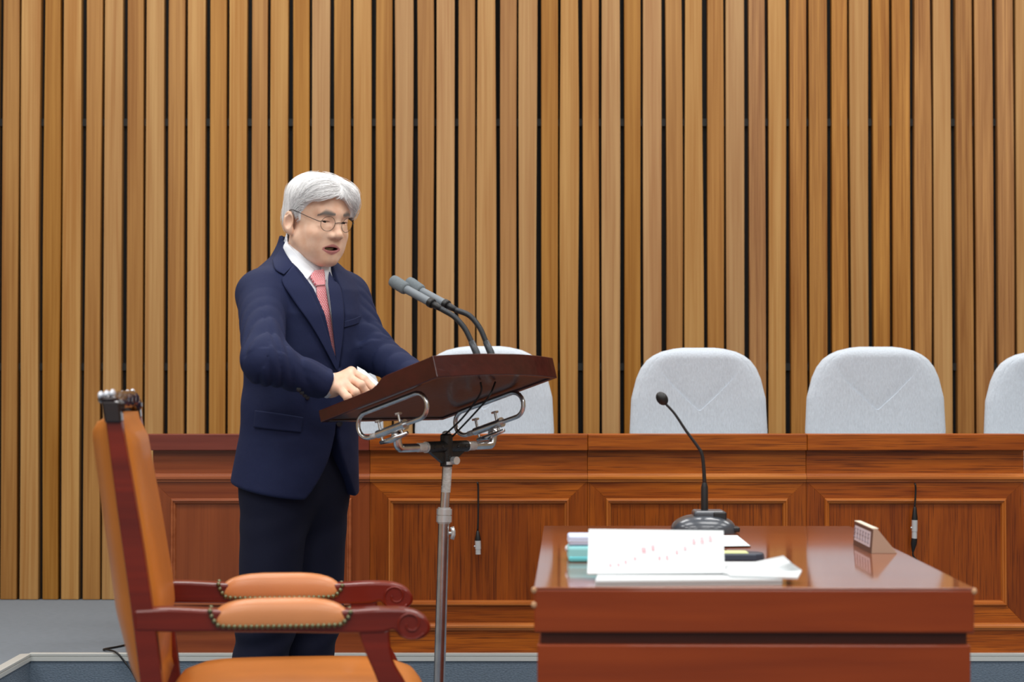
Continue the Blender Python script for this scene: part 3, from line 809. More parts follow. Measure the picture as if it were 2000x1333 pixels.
MB().box(sx0 + 0.02, sx1 - 0.01, -0.285, -0.24, zr - 0.07, zr).box(sx0 + 0.02, sx1 - 0.01, 0.24, 0.285, zr - 0.07, zr).box(sx1 - 0.05, sx1, -0.285, 0.285, zr - 0.07, zr).box(sx0, sx0 + 0.04, -0.25, 0.25, zr - 0.07, zr).build('seat_rail', 'chairwood', chair, bevel=0.004)
for s in (-0.262, 0.262):
    MB().tube(spline([(sx1 - 0.03, s, zr - 0.03), (sx1 - 0.005, s, zr - 0.14), (sx1 - 0.025, s, 0.12), (sx1 - 0.005, s, 0.012), (sx1 + 0.005, s, 0.0)], 5), [0.034 - 0.016 * i / 20 for i in range(21)], 14).build('front_leg', 'chairwood', chair, smooth=True)

# ------------------------------------------------------------------ table in front with its papers
ZT = 0.735
q0, q1, q2, q3 = pz(1043, 1148, ZT), pz(1903, 1149, ZT), pz(1660, 1028, ZT), pz(1062, 1027.5, ZT)
tb = (q0 + q1) / 2; tb[2] = 0
ax = (q1 - q0) / np.linalg.norm(q1 - q0); ay = ((q3 + q2) / 2 - (q0 + q1) / 2); TL = np.linalg.norm(ay); ay /= TL
TWd = np.linalg.norm(q1 - q0) / 2
tab = thing('conference_table', tuple(tb), 'glossy red-brown wooden table in the foreground with papers on it', 'table')
def tt(x, y, z): return ax * x + ay * y + np.array([0, 0, z])
def tbox(x0, x1, y0, y1, z0, z1, m=None):
    m = m or MB()
    return m.hexa([tt(x0, y0, z0), tt(x1, y0, z0), tt(x1, y1, z0), tt(x0, y1, z0)], [tt(x0, y0, z1), tt(x1, y0, z1), tt(x1, y1, z1), tt(x0, y1, z1)])
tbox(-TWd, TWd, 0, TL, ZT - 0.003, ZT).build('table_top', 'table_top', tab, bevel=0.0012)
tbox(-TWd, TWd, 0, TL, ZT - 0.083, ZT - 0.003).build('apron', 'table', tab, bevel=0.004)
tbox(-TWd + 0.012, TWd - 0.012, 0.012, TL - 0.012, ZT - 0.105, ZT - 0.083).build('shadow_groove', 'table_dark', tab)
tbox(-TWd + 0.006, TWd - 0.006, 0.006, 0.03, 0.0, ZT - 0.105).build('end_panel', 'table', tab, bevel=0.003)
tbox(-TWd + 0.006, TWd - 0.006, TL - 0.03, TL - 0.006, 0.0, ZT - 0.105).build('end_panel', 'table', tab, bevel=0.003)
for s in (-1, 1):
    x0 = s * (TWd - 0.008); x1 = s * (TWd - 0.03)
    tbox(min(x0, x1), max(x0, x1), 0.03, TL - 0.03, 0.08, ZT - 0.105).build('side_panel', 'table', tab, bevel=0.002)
# worn corners and edge
for x, z in ((-TWd, ZT - 0.005), (-TWd, ZT - 0.032), (TWd, ZT - 0.006)):
    MB().ball(tt(x * 0.9995, 0.002, z), (0.0055, 0.004, 0.006), 10, 8).build('worn_corner', 'worn', tab, smooth=True)

def on_table(name, label, cat, x, y):
    p = pz(x, y, ZT); return thing(name, tuple(p), label, cat), p
def quad_prism(pts_low, dz, base, m=None):
    m = m or MB(); lo = [np.asarray(p) - base for p in pts_low]
    return m.hexa(lo, [p + (0, 0, dz) for p in lo])
# stack of stapled papers at the edge
def flat(pts, z): return [pz(*p, z) for p in pts]
r, b = on_table('paper_stack', 'thick stack of white papers lying at the table edge', 'papers', 1340, 1140)
st = flat([(1163, 1146), (1528, 1143), (1505, 1108), (1175, 1108)], ZT)
for i in range(4):
    j = 0.0015 * (i % 2) - 0.001
    quad_prism([p + (j, j, 0.0026 * i + 0.0002) for p in st], 0.0025, b).build('bundle', 'paper2' if i < 3 else 'paper', r)
# tilted open sheet leaning back on the stack
r, b = on_table('open_booklet', 'open white booklet page tilted up with faint red writing', 'booklet', 1280, 1125)
Yb, Yt = 3.78, 3.97
lo0, lo1, hi1, hi0 = px(1147, 1121, Yb), px(1416, 1119, Yb), px(1413, 1037, Yt), px(1150, 1034, Yt)
n = 10; vs_, fs_ = [], []
nrm = np.cross(lo1 - lo0, hi0 - lo0); nrm /= np.linalg.norm(nrm)
for k in (0, 1):
    for i in range(n + 1):
        t = i / n; sag = -0.006 * math.sin(math.pi * t)
        for e in (lo0 + (hi0 - lo0) * t, lo1 + (hi1 - lo1) * t): vs_.append(e - b + nrm * (sag - 0.0025 * k))
for k in (0, 1):
    for i in range(n):
        q = k * 2 * (n + 1) + 2 * i; fs_.append((q, q + 1, q + 3, q + 2))
o = 2 * (n + 1)
for i in range(n): fs_ += [(2 * i, 2 * i + 2, o + 2 * i + 2, o + 2 * i), (2 * i + 1, 2 * i + 3, o + 2 * i + 3, o + 2 * i + 1)]
fs_ += [(0, 1, o + 1, o), (2 * n, 2 * n + 1, o + 2 * n + 1, o + 2 * n)]
pg = MB().add(vs_, fs_).build('page', 'paper', r, smooth=True, angle=40)
ink = MB()
for (x, y, w, h) in [(1257, 1071, 11, 12), (1275, 1066, 7, 10), (1240, 1087, 5, 6), (1222, 1095, 5, 8), (1208, 1101, 5, 7), (1192, 1102, 5, 7), (1288, 1086, 5, 7), (1303, 1085, 5, 9), (1322, 1074, 5, 6), (1338, 1067, 5, 6), (1355, 1055, 7, 9), (1371, 1053, 8, 10), (1387, 1050, 7, 9)]:
    def at(xx, yy):
        p = pplane(xx, yy, lo0, nrm); t = (p - lo0) @ (hi0 - lo0) / ((hi0 - lo0) @ (hi0 - lo0)); return p + nrm * (-0.006 * math.sin(math.pi * t) + 0.0006) - b
    # short strokes of a hand-written character
    for (u0, v0, u1, v1) in ((-.5, -.3, .5, -.35), (-.4, .1, .5, .05), (0, -.5, -.1, .5), (.3, -.1, .35, .5)):
        a_, c_ = at(x + u0 * w, y + v0 * h), at(x + u1 * w, y + v1 * h)
        ink.tube([a_, c_], 0.0009, 5)
ink.build('red_writing', 'ink_red', pg)
MB().box(-0.12, 0.13, 0.0, 0.006, 0.0108, 0.0135).build('spine', 'paper2', r)
# curled sheet on the right of the stack
r, b = on_table('curled_sheet', 'white sheet with a lifted corner at the right of the booklet', 'paper', 1480, 1120)
Z_ = ZT
P = np.array([[pz(1405, 1108, Z_ + .017), pz(1480, 1097, Z_ + .031), pz(1530, 1086, Z_ + .047)],
              [pz(1412, 1118, Z_ + .0165), pz(1492, 1112, Z_ + .022), pz(1548, 1102, Z_ + .034)],
              [pz(1422, 1120, Z_ + .0155), pz(1500, 1120, Z_ + .0165), pz(1566, 1114, Z_ + .022)],
              [pz(1425, 1124, Z_ + .0152), pz(1500, 1126, Z_ + .0152), pz(1558, 1128, Z_ + .0152)]]) - b
vs_ = [p for row in P for p in row] + [p - (0, 0, 0.004) for row in P for p in row]; fs_ = []
for i in range(3):
    for k in range(2): q = i * 3 + k; fs_ += [(q, q + 1, q + 4, q + 3), (q + 12, q + 15, q + 16, q + 13)]
edge = [0, 1, 2, 5, 8, 11, 10, 9, 6, 3]
fs_ += [(edge[i], edge[(i + 1) % 10], edge[(i + 1) % 10] + 12, edge[i] + 12) for i in range(10)]
c = MB().add(vs_, fs_).build('page', 'paper', r, smooth=True, angle=50)
md = c.modifiers.new('sub', 'SUBSURF'); md.levels = 2; md.render_levels = 2; md.subdivision_type = 'SIMPLE'
# far loose sheet
b = pz(1435, 1062, ZT)
s_ = MB().hexa([p - b for p in flat([(1400, 1068), (1466, 1067), (1440, 1046), (1396, 1046)], ZT)], [p - b for p in flat([(1400, 1068), (1466, 1067), (1440, 1046), (1396, 1046)], ZT + 0.003)]).build('loose_sheet', 'paper')
s_.location = b; tag(s_, 'small white paper lying flat behind the booklet', 'paper')
# packets at the left
b = pz(1130, 1099, ZT); r = thing('tissue_packet', tuple(b), 'turquoise packet at the left of the booklet, beneath a lilac one', 'packet')
x0 = -0.022
MB().box(-0.022, 0.05, 0, 0.10, 0, 0.034).build('wrapper', 'cyan', r, bevel=0.008, seg=3)
MB().box(-0.021, 0.05, -0.002, 0.10, 0.0, 0.013).build('base_band', 'cyan_deep', r, bevel=0.005, seg=3)
MB().ball((-0.024, 0.02, 0.027), (0.004, 0.01, 0.007), 10, 8).build('flap_seal', 'paper', r, smooth=True)
r2 = thing('lilac_packet', tuple(b + (0, 0, 0.034)), 'pale lilac packet lying on top of the turquoise one', 'packet')
MB().box(-0.021, 0.05, 0.004, 0.10, 0.0005, 0.021).build('wrapper', 'lilac', r2, bevel=0.005, seg=3)
MB().box(-0.0215, 0.05, 0.003, 0.101, 0.0085, 0.0095).build('seam', 'paper', r2)
# slate case with lime label
b = pz(1450, 1098, ZT); r = thing('slate_case', tuple(b), 'dark slate blue case with a pale lime label behind the curled sheet', 'case')
poly = [(-0.05, 0.0), (0.03, 0.0), (0.046, 0.012), (0.052, 0.035), (0.044, 0.06), (0.02, 0.075), (-0.05, 0.075)]
MB().prism(poly, lambda q: (q[0], q[1], 0), lambda q: (q[0] * 0.94, q[1] * 0.94 + 0.002, 0.017)).build('body', 'slate', r, bevel=0.004, seg=3)
MB().box(-0.04, 0.014, 0.006, 0.06, 0.0165, 0.0185).build('label_sticker', 'lime', r, bevel=0.001)
# nameplate
b = pz(1702, 1082, ZT); f_ = pz(1667.5, 1064, ZT)
r = thing('nameplate', tuple(b), 'beige wedge nameplate with a pale label on its brown face', 'nameplate')
dv = (f_ - b); Ln = np.linalg.norm(dv); dv /= Ln; dx = np.array([dv[1], -dv[0], 0])
pr = [(0, 0), (0.057, 0), (0.013, 0.054), (0.004, 0.054)]
fp = lambda t: (lambda q: dv * t + dx * q[0] + np.array([0, 0, q[1]]))
body = MB().prism(pr, fp(0), fp(Ln)).build('wedge', 'plate_beige', r, bevel=0.0008)
MB().prism([(0.002, 0.0538), (0.0155, 0.0538), (0.0155, 0.0555), (0.002, 0.0555)], fp(0), fp(Ln)).build('top_edge', 'plate_cream', r)
MB().prism([(-0.0014, 0.0), (0.0, 0.0), (0.004, 0.0535), (0.0026, 0.0535)], fp(0.0), fp(Ln)).build('face', 'plate_brown', r)
fo = lambda q, t: dv * t + dx * (-0.0018 + q * 0.075) + np.array([0, 0, q])
MB().hexa([fo(0.012, 0.018), fo(0.012, Ln - 0.012), fo(0.046, Ln - 0.012), fo(0.046, 0.018)], [fo(0.012, 0.018) + dx * 0.001, fo(0.012, Ln - 0.012) + dx * 0.001, fo(0.046, Ln - 0.012) + dx * 0.001, fo(0.046, 0.018) + dx * 0.001]).build('label_strip', 'plate_label', r)
ink = MB()
for k in range(6):
    t0 = 0.035 + k * 0.038
    for (u0, v0, u1, v1) in ((0, .04, .02, .04), (0, .032, .02, .03), (.01, .042, .008, .018), (.0, .02, .022, .021)):
        ink.tube([fo(v0, t0 + u0) - dx * 0.0006, fo(v1, t0 + u1) - dx * 0.0006], 0.0011, 5)
ink.build('lettering', 'plate_ink', r)
# desk microphone
b = pz(1376, 1041, ZT); r = thing('desk_microphone', tuple(b), 'small black gooseneck microphone standing on the foreground table', 'microphone')
YM = b[1]; W = lambda x, y, dy=0: px(x, y, YM + dy) - b
k = 1 / 778.0
vs_, fs_ = [], []; nu, nv = 36, 8
for j in range(nv + 1):
    t = j / nv
    for i in range(nu):
        th = 2 * math.pi * i / nu; c_, s_ = math.cos(th), math.sin(th)
        R = math.cos(t * math.pi / 2 * 0.88)
        vs_.append((-0.003 + 0.082 * R * math.copysign(abs(c_) ** 0.8, c_), 0.0 + 0.07 * R * math.copysign(abs(s_) ** 0.8, s_), 0.008 + 0.038 * math.sin(t * math.pi / 2)))
vs_ = [(x, y, 0.0) for x, y, z in vs_[:nu]] + vs_
for j in range(nv + 1):
    for i in range(nu): fs_.append((j * nu + i, j * nu + (i + 1) % nu, (j + 1) * nu + (i + 1) % nu, (j + 1) * nu + i))
fs_ += [tuple(range(nu - 1, -1, -1)), tuple((nv + 1) * nu + i for i in range(nu))]
MB().add(vs_, fs_).build('base_shell', 'base_grey', r, smooth=True, angle=60)
MB().box(-0.03, 0.05, -0.035, 0.04, 0.035, 0.057).build('stem_housing', 'base_grey', r, bevel=0.008, seg=3)
MB().box(0.018, 0.052, -0.037, 0.03, 0.03, 0.054).build('control_panel', 'chair_black', r, bevel=0.004)
MB().box(0.03, 0.085, -0.04, 0.02, 0.004, 0.016).build('rear_foot', 'chair_black', r, bevel=0.003)
MB().tube([W(1376, 1000), W(1376, 952), W(1376, 943)], [0.0092, 0.0088, 0.0055], 14).build('stem', 'chair_black', r, smooth=True, angle=40)
MB().tube(spline([W(1376, 945), W(1374.5, 915), W(1371, 888), W(1362, 872), W(1340, 842), W(1318, 809), W(1300, 789)], 6), [0.0052 - 0.0020 * min(1, i / 30) for i in range(37)], 10).build('flexible_neck', 'chair_black', r, smooth=True)
hd = W(1293, 779); d_ = (W(1287, 770) - W(1300, 789)); d_ /= np.linalg.norm(d_); e1 = np.array([0, 1, 0]); e2 = np.cross(d_, e1)
MB().ball(hd, (0.0142, 0.0142, 0.0185), 18, 14, ax=(tuple(e1), tuple(e2), tuple(d_))).build('windscreen', 'black', r, smooth=True)

# loose cable on the platform edge at the left
zt_ = ZD + 0.004
P = [pz(252, 1259, zt_), pz(230, 1264, zt_), pz(203, 1269, zt_), pz(212, 1270.5, zt_ + 0.004), px(228, 1276, 6.935), px(243, 1293, 6.93), px(258, 1313, 6.925), px(268, 1333, 6.92), px(278, 1362, 6.9)]
b = np.asarray(P[2]).copy()
cb_ = MB().tube(spline([np.asarray(p) - b for p in P], 7), 0.0036, 8)
cb_.tube(spline([np.asarray(p) - b for p in [pz(252, 1259, zt_), pz(250, 1263, zt_), px(252, 1275, 6.935), px(256, 1295, 6.93), px(259, 1312, 6.925)]], 6), 0.003, 8)
cbo = cb_.build('floor_cable', 'black', None, smooth=True); cbo.location = b
tag(cbo, 'thin black cable trailing over the platform edge behind the armchair', 'cable')

# ------------------------------------------------------------------ the man: implicit surfaces meshed with surface nets
def surface_net(fn, lo, hi, h):
    lo, hi = np.asarray(lo, float), np.asarray(hi, float)
    n = np.ceil((hi - lo) / h).astype(int) + 1
    ax_ = [lo[k] + h * np.arange(n[k]) for k in range(3)]
    V = np.empty(n, np.float32)
    step = max(1, int(400000 // (n[1] * n[2])))
    for i in range(0, n[0], step):
        g = np.stack(np.meshgrid(ax_[0][i:i + step], ax_[1], ax_[2], indexing='ij'), -1)
        V[i:i + step] = fn(g.reshape(-1, 3).astype(np.float32)).reshape(g.shape[:3])
    sg = V < 0
    c = np.zeros(n - 1, np.int8)
    for a in (0, 1):
        for b in (0, 1):
            for d in (0, 1): c += sg[a:n[0] - 1 + a, b:n[1] - 1 + b, d:n[2] - 1 + d]
    act = (c > 0) & (c < 8)
    I = np.argwhere(act); idx = -np.ones(n - 1, np.int64); idx[act] = np.arange(len(I))
    pos = np.zeros((len(I), 3)); cnt = np.zeros(len(I))
    cor = [(a, b, d) for a in (0, 1) for b in (0, 1) for d in (0, 1)]
    for p in cor:
        for k in range(3):
            if p[k] == 0:
                q = list(p); q[k] = 1
                va = V[I[:, 0] + p[0], I[:, 1] + p[1], I[:, 2] + p[2]]; vb = V[I[:, 0] + q[0], I[:, 1] + q[1], I[:, 2] + q[2]]
                mk = (va < 0) != (vb < 0)
                t = va[mk] / (va[mk] - vb[mk])
                e = np.tile(np.array(p, float), (mk.sum(), 1)); e[:, k] += t
                pos[mk] += e; cnt[mk] += 1
    pos = lo + (I + pos / cnt[:, None]) * h
    quads = []
    for k in range(3):
        u, v = (k + 1) % 3, (k + 2) % 3
        s0 = [slice(None)] * 3; s1 = [slice(None)] * 3
        s0[k] = slice(0, n[k] - 1); s1[k] = slice(1, n[k])
        cr_ = sg[tuple(s0)] != sg[tuple(s1)]
        E = np.argwhere(cr_); E = E[(E[:, u] > 0) & (E[:, u] < n[u] - 1) & (E[:, v] > 0) & (E[:, v] < n[v] - 1)]
        ins = sg[E[:, 0], E[:, 1], E[:, 2]]
        def cell(du, dv_):
            q = E.copy(); q[:, u] += du; q[:, v] += dv_; return idx[q[:, 0], q[:, 1], q[:, 2]]
        Q = np.stack([cell(-1, -1), cell(0, -1), cell(0, 0), cell(-1, 0)], -1)
        Q[~ins] = Q[~ins][:, ::-1]
        quads.append(Q)
    return pos, np.concatenate(quads)

def np_mesh(name, v, q):
    me = bpy.data.meshes.new(name)
    me.from_pydata(v.tolist(), [], q.tolist()); me.update(); return me

def smin(a, b, k):
    h = np.maximum(k - np.abs(a - b), 0) / k
    return np.minimum(a, b) - h * h * k * 0.25
def smax(a, b, k): return -smin(-a, -b, k)
def ell(P, c, r):
    q = P - np.asarray(c, np.float32); r = np.asarray(r, np.float32)
    k0 = np.sqrt(((q / r) ** 2).sum(-1)); k1 = np.sqrt(((q / (r * r)) ** 2).sum(-1)) + 1e-9
    return k0 * (k0 - 1) / k1
def cone(P, a, b, ra, rb):
    a = np.asarray(a, np.float32); b = np.asarray(b, np.float32)
    d = b - a; t = np.clip(((P - a) @ d) / (d @ d), 0, 1)
    return np.sqrt(((P - a - t[:, None] * d) ** 2).sum(-1)) - (ra + (rb - ra) * t)
def chain(P, pts, rs, k=0.0):
    o = None
    for i in range(len(pts) - 1):
        d = cone(P, pts[i], pts[i + 1], rs[i], rs[i + 1])
        o = d if o is None else (smin(o, d, k) if k else np.minimum(o, d))
    return o

MAN_Y = math.radians(52)
MF = np.array([math.sin(MAN_Y), -math.cos(MAN_Y), 0]); MR = np.array([-math.cos(MAN_Y), -math.sin(MAN_Y), 0])
MROOT = np.array([(583 - 1000) / F_PX * 5.56, 5.56, 0.0])
def ml(P):                                              # world -> man
    d = np.asarray(P, float) - MROOT
    return np.stack([d @ MR, d @ MF, d[..., 2]], -1)
def mv(D): D = np.asarray(D, float); return np.stack([D @ MR, D @ MF, D[..., 2]], -1)
def mp(x, y, Y): return ml(px(x, y, Y))

# joints
SH_R, SH_L = np.array([0.168, 0.02, 1.352]), np.array([-0.160, 0.03, 1.358])
EL_R = mp(517, 706, 5.17); WR_R = mp(645, 754, 5.265)
EL_L = mp(722, 682, 5.58); WR_L = ml(tp(-0.12, -0.12, 0.064) + LROOT)
ZT_, AT_, BT_, CT_ = (np.array(v, np.float32) for v in zip(
    (0.60, .200, .150, -.02), (0.80, .199, .149, -.016), (0.966, .181, .134, .004), (1.10, .176, .134, .014), (1.20, .182, .138, .020),
    (1.30, .186, .134, .024), (1.37, .178, .116, .022), (1.42, .142, .092, .016), (1.46, .092, .074, .014), (1.50, .068, .066, .014), (1.56, .05, .05, .014)))
def torso(P, inset=0.0):
    z = P[:, 2]; a = np.interp(z, ZT_, AT_) - inset; b = np.interp(z, ZT_, BT_) - inset; c_ = np.interp(z, ZT_, CT_)
    e = (np.abs(P[:, 0] / a) ** 2.3 + np.abs((P[:, 1] - c_) / b) ** 2.3) ** (1 / 2.3)
    return (e - 1) * np.minimum(a, b)
def arm_d(P, S, E_, W_, r=(0.065, 0.056, 0.041)):
    up = cone(P, S, E_, r[0], r[1]); fo_ = cone(P, E_, W_, r[1] * 0.98, r[2])
    return smin(up, fo_, 0.03)
def folds(P, S, E_, W_):
    """cloth folds gathering round the elbow and upper sleeve"""
    q = P - E_; r = np.sqrt((q ** 2).sum(-1))
    d1 = (S - E_) / np.linalg.norm(S - E_); d2 = (W_ - E_) / np.linalg.norm(W_ - E_)
    a1 = q @ d1; a2 = q @ d2
    w = np.exp(-(r / 0.17) ** 2)
    cr_ = np.cross(d1, d2); cr_ /= np.linalg.norm(cr_) + 1e-6
    s_ = q @ cr_
    ph1 = a1 * 62 + s_ * 55 + 1.4 * np.sin(P[:, 2] * 23); ph2 = a2 * 66 - s_ * 60 + 1.2 * np.sin(P[:, 0] * 29)
    return w * (0.0080 * (0.6 - np.abs(np.sin(ph1))) * (a1 > -0.02) + 0.0075 * (0.6 - np.abs(np.sin(ph2))) * (a2 > -0.02))
def sd_jacket_body(P):
    t = torso(P)
    t = smin(t, chain(P, [SH_L, (0, 0.0, 1.402), SH_R], (0.056, 0.068, 0.056)), 0.045)
    t += 0.0022 * np.sin(P[:, 2] * 42 + P[:, 0] * 30) * np.exp(-((P[:, 2] - 1.08) / 0.09) ** 2)
    return t
def sd_jacket(P, cut=True):
    t = sd_jacket_body(P)
    for S, E_, W_ in ((SH_R, EL_R, WR_R), (SH_L, EL_L, WR_L)):
        wd = (W_ - E_) / np.linalg.norm(W_ - E_)
        a_ = arm_d(P, S, E_, W_) + folds(P, S, E_, W_)
        a_ = smax(a_, (P - (W_ - wd * 0.012)) @ wd, 0.006)
        t = smin(t, a_, 0.028)
    if not cut: return t
    x, y, z = P[:, 0], P[:, 1], P[:, 2]
    # hem, rising a little towards the back, and the cut-away fronts below the button
    t = smax(t, (0.815 + 0.03 * (-y / 0.15)) - z, 0.010)
    ca = np.clip((1.00 - z) / 0.19, 0, 1.2)
    fr = np.maximum(np.abs(x + 0.010) - (0.004 + 0.085 * ca ** 1.9), 0.0 - y)
    fr = np.maximum(fr, z - 1.0)
    t = smax(t, -fr, 0.006)
    # chest opening
    k_ = np.clip((z - 1.13) / 0.29, 0, 1.2)
    op = np.maximum(np.maximum(np.maximum(x - (0.004 + 0.084 * k_), -0.006 - 0.026 * k_ - x), -(y - 0.015)), 1.15 - z)
    t = smax(t, -op, 0.006)
    # neck hole
    nk = cone(P, (0, 0.030, 1.36), (0, 0.040, 1.62), 0.060, 0.078)
    return smax(t, -nk, 0.004)
def sd_shirt(P):
    t = torso(P, 0.016)
    col = cone(P, (0, 0.022, 1.40), (0, 0.034, 1.52), 0.078, 0.064)
    col = smax(col, P[:, 2] - (1.487 - 0.34 * (P[:, 1] - 0.02)), 0.004)
    t = smin(t, col, 0.012)
    t = np.maximum(t, 1.02 - P[:, 2])
    inner = cone(P, (0, 0.026, 1.42), (0, 0.040, 1.60), 0.050, 0.060)
    return smax(t, -inner, 0.004)
def sd_trousers(P):
    z = P[:, 2]
    hip = ell(P, (0, -0.012, 0.86), (0.160, 0.118, 0.15))
    rl = chain(P, [(0.076, -0.010, 0.84), (0.083, -0.035, 0.47), (0.090, -0.125, 0.05)], (0.099, 0.080, 0.068), 0.03)
    ll = chain(P, [(-0.076, -0.010, 0.84), (-0.082, -0.020, 0.47), (-0.085, -0.105, 0.05)], (0.099, 0.080, 0.068), 0.03)
    t = smin(hip, smin(rl, ll, 0.012), 0.05)
    t += 0.0028 * np.sin(z * 52 + P[:, 0] * 40 + 2 * np.sin(z * 17)) * (np.exp(-((z - 0.45) / 0.09) ** 2) + np.exp(-((z - 0.14) / 0.08) ** 2) + 0.25)
    return smax(smax(t, 0.055 - z, 0.006), z - 1.0, 0.01)

# head frame
HY = math.radians(44); HP = math.radians(14)
hf = np.array([math.sin(HY), -math.cos(HY), 0]); hr = np.array([-math.cos(HY), -math.sin(HY), 0])
HF = mv(hf * math.cos(HP) - np.array([0, 0, math.sin(HP)])); HR = mv(hr); HU = np.cross(HR, HF)
HO = mp(613, 434.5, 5.52)
HM = np.stack([HR, HF, HU]).astype(np.float32)          # rows: head axes in man coordinates
def h2m(p): return HO + np.asarray(p, float) @ HM
def m2h(P): return ((P - HO.astype(np.float32)) @ HM.T).astype(np.float32)

def sd_head(Q):
    X = Q.copy(); X[:, 0] = np.abs(X[:, 0])             # mirrored
    d = ell(X, (0, 0.008, 0.045), (0.076, 0.094, 0.085))
    d = smin(d, ell(X, (0, 0.048, -0.030), (0.062, 0.054, 0.070)), 0.035)
    d = smin(d, cone(X, (0.050, 0.012, -0.048), (0.018, 0.076, -0.086), 0.021, 0.019), 0.035)      # jaw
    d = smin(d, ell(X, (0, 0.078, -0.088), (0.022, 0.018, 0.016)), 0.020)                           # chin
    d = smin(d, ell(X, (0.042, 0.066, -0.022), (0.022, 0.024, 0.020)), 0.024)                       # cheekbone
    d = smin(d, ell(X, (0.036, 0.062, -0.056), (0.022, 0.026, 0.026)), 0.024)                       # cheek
    d = smin(d, cone(X, (0.0, 0.094, 0.041), (0.042, 0.080, 0.042), 0.011, 0.010), 0.018)           # brow
    d = smax(d, -ell(X, (0.033, 0.108, 0.018), (0.019, 0.016, 0.011)), 0.014)                       # socket
    d = smin(d, ell(X, (0.033, 0.0795, 0.018), (0.0165, 0.0142, 0.0125)), 0.006)                    # lids
    slit = ell(X, (0.0335, 0.095, 0.0165), (0.0125, 0.012, 0.0026))
    d = smax(d, -slit, 0.0014)
    d = smin(d, cone(X, (0.045, 0.083, 0.004), (0.022, 0.092, 0.0035), 0.0045, 0.0045), 0.008)      # bag under the eye
    d = smin(d, cone(X, (0, 0.094, 0.024), (0, 0.113, -0.012), 0.0075, 0.0105), 0.014)              # nose ridge
    d = smin(d, ell(X, (0, 0.115, -0.0148), (0.0115, 0.0105, 0.010)), 0.008)
    d = smin(d, ell(X, (0.0145, 0.103, -0.019), (0.0092, 0.0125, 0.0092)), 0.006)                   # wing
    d = smax(d, -ell(X, (0.0075, 0.108, -0.0280), (0.0042, 0.0065, 0.0045)), 0.003)                 # nostril
    d = smin(d, ell(X, (0, 0.085, -0.052), (0.026, 0.016, 0.022)), 0.018)                           # muzzle
    X0 = X; X = Q.copy(); X[:, 0] = np.abs(X[:, 0] - 0.005)      # the speaking mouth sits a little to his right
    up = chain(X, [(0, 0.0985, -0.0470), (0.008, 0.0975, -0.0460), (0.027, 0.084, -0.0535)], (0.0048, 0.0052, 0.0028), 0.002)
    lo_ = chain(X, [(0, 0.0955, -0.0650), (0.012, 0.0930, -0.0640), (0.027, 0.083, -0.0550)], (0.0066, 0.0058, 0.0028), 0.002)
    d = smin(smin(d, up, 0.005), lo_, 0.006)
    d = smax(d, -ell(X, (0, 0.093, -0.0556), (0.0235, 0.020, 0.0056)), 0.002)                       # open mouth
    X = X0
    ear = ell(X, (0.082, -0.008, -0.004), (0.0110, 0.0185, 0.031))
    ear = smin(ear, ell(X, (0.078, 0.002, -0.028), (0.0075, 0.010, 0.012)), 0.008)
    ear = smax(ear, -cone(X, (0.090, -0.016, 0.012), (0.090, -0.004, 0.021), 0.0035, 0.003), 0.003)
    ear = smax(ear, -ell(X, (0.0945, 0.001, -0.002), (0.0150, 0.0125, 0.021)), 0.004)
    d = smin(d, ear, 0.007)
    return d
NECK0, NECK1 = h2m((0, -0.012, -0.05)), np.array([0, 0.020, 1.38])
def sd_skin_head(P):
    d = sd_head(m2h(P))
    d = smin(d, cone(P, NECK0, NECK1, 0.054, 0.060), 0.022)
    return np.maximum(d, 1.38 - P[:, 2])

# hands: joints read off the photograph for the right, mirrored idea for the hidden left
def hand_fn(W_, E_, fingers, thumb):
    def f(P):
        d = None
        for F in fingers:
            pal = cone(P, W_, F[0], 0.0195, 0.0150)
            d = pal if d is None else smin(d, pal, 0.018)
        for F in fingers:
            fi = chain(P, F, (0.0122, 0.0108, 0.0098, 0.0080)[:len(F)], 0.003)
            d = smin(d, fi, 0.0045)
            d = smin(d, ell(P, F[1], (0.0112, 0.0112, 0.0112)), 0.004)
        d = smin(d, chain(P, thumb, (0.017, 0.0135, 0.0112, 0.0090), 0.004), 0.010)
        d = smin(d, cone(P, E_ + (W_ - E_) * 0.55, W_, 0.031, 0.0255), 0.022)
        return d
    return f
R_F = [[mp(686, 727, 5.292), mp(711, 742, 5.285), mp(727, 757, 5.278), mp(734, 768, 5.275)],
       [mp(681, 738, 5.272), mp(705, 752, 5.246), mp(716, 767, 5.252), mp(717, 778, 5.262)],
       [mp(672, 749, 5.252), mp(694, 767, 5.224), mp(701, 780, 5.238), mp(699, 788, 5.25)],
       [mp(662, 758, 5.234), mp(679, 777, 5.210), mp(684, 787, 5.224), mp(682, 793, 5.235)]]
R_T = [mp(662, 756, 5.285), mp(688, 762, 5.315), mp(710, 768, 5.305), mp(726, 772, 5.288)]
sd_hand_r = hand_fn(WR_R, EL_R, R_F, R_T)
hd_ = mv(TV)
latL = np.cross(np.array([0, 0, 1.0]), hd_); latL /= np.linalg.norm(latL)   # towards his left side
L_F = []
for k, o in enumerate((-0.027, -0.009, 0.010, 0.027)):
    b0 = WR_L + hd_ * (0.088 - 0.006 * abs(k - 1)) + latL * o
    ln = (0.040, 0.044, 0.041, 0.033)[k]
    b1 = b0 + hd_ * ln * 0.9 + np.array([0, 0, -0.010]); b2 = b1 + hd_ * ln * 0.45 + np.array([0, 0, -0.018]); b3 = b2 + hd_ * ln * 0.2 + np.array([0, 0, -0.014])
    L_F.append([b0, b1, b2, b3])
L_T = [WR_L + hd_ * 0.02 - latL * 0.016, WR_L + hd_ * 0.055 - latL * 0.04 - (0, 0, 0.01), WR_L + hd_ * 0.085 - latL * 0.046 - (0, 0, 0.016), WR_L + hd_ * 0.105 - latL * 0.044 - (0, 0, 0.02)]
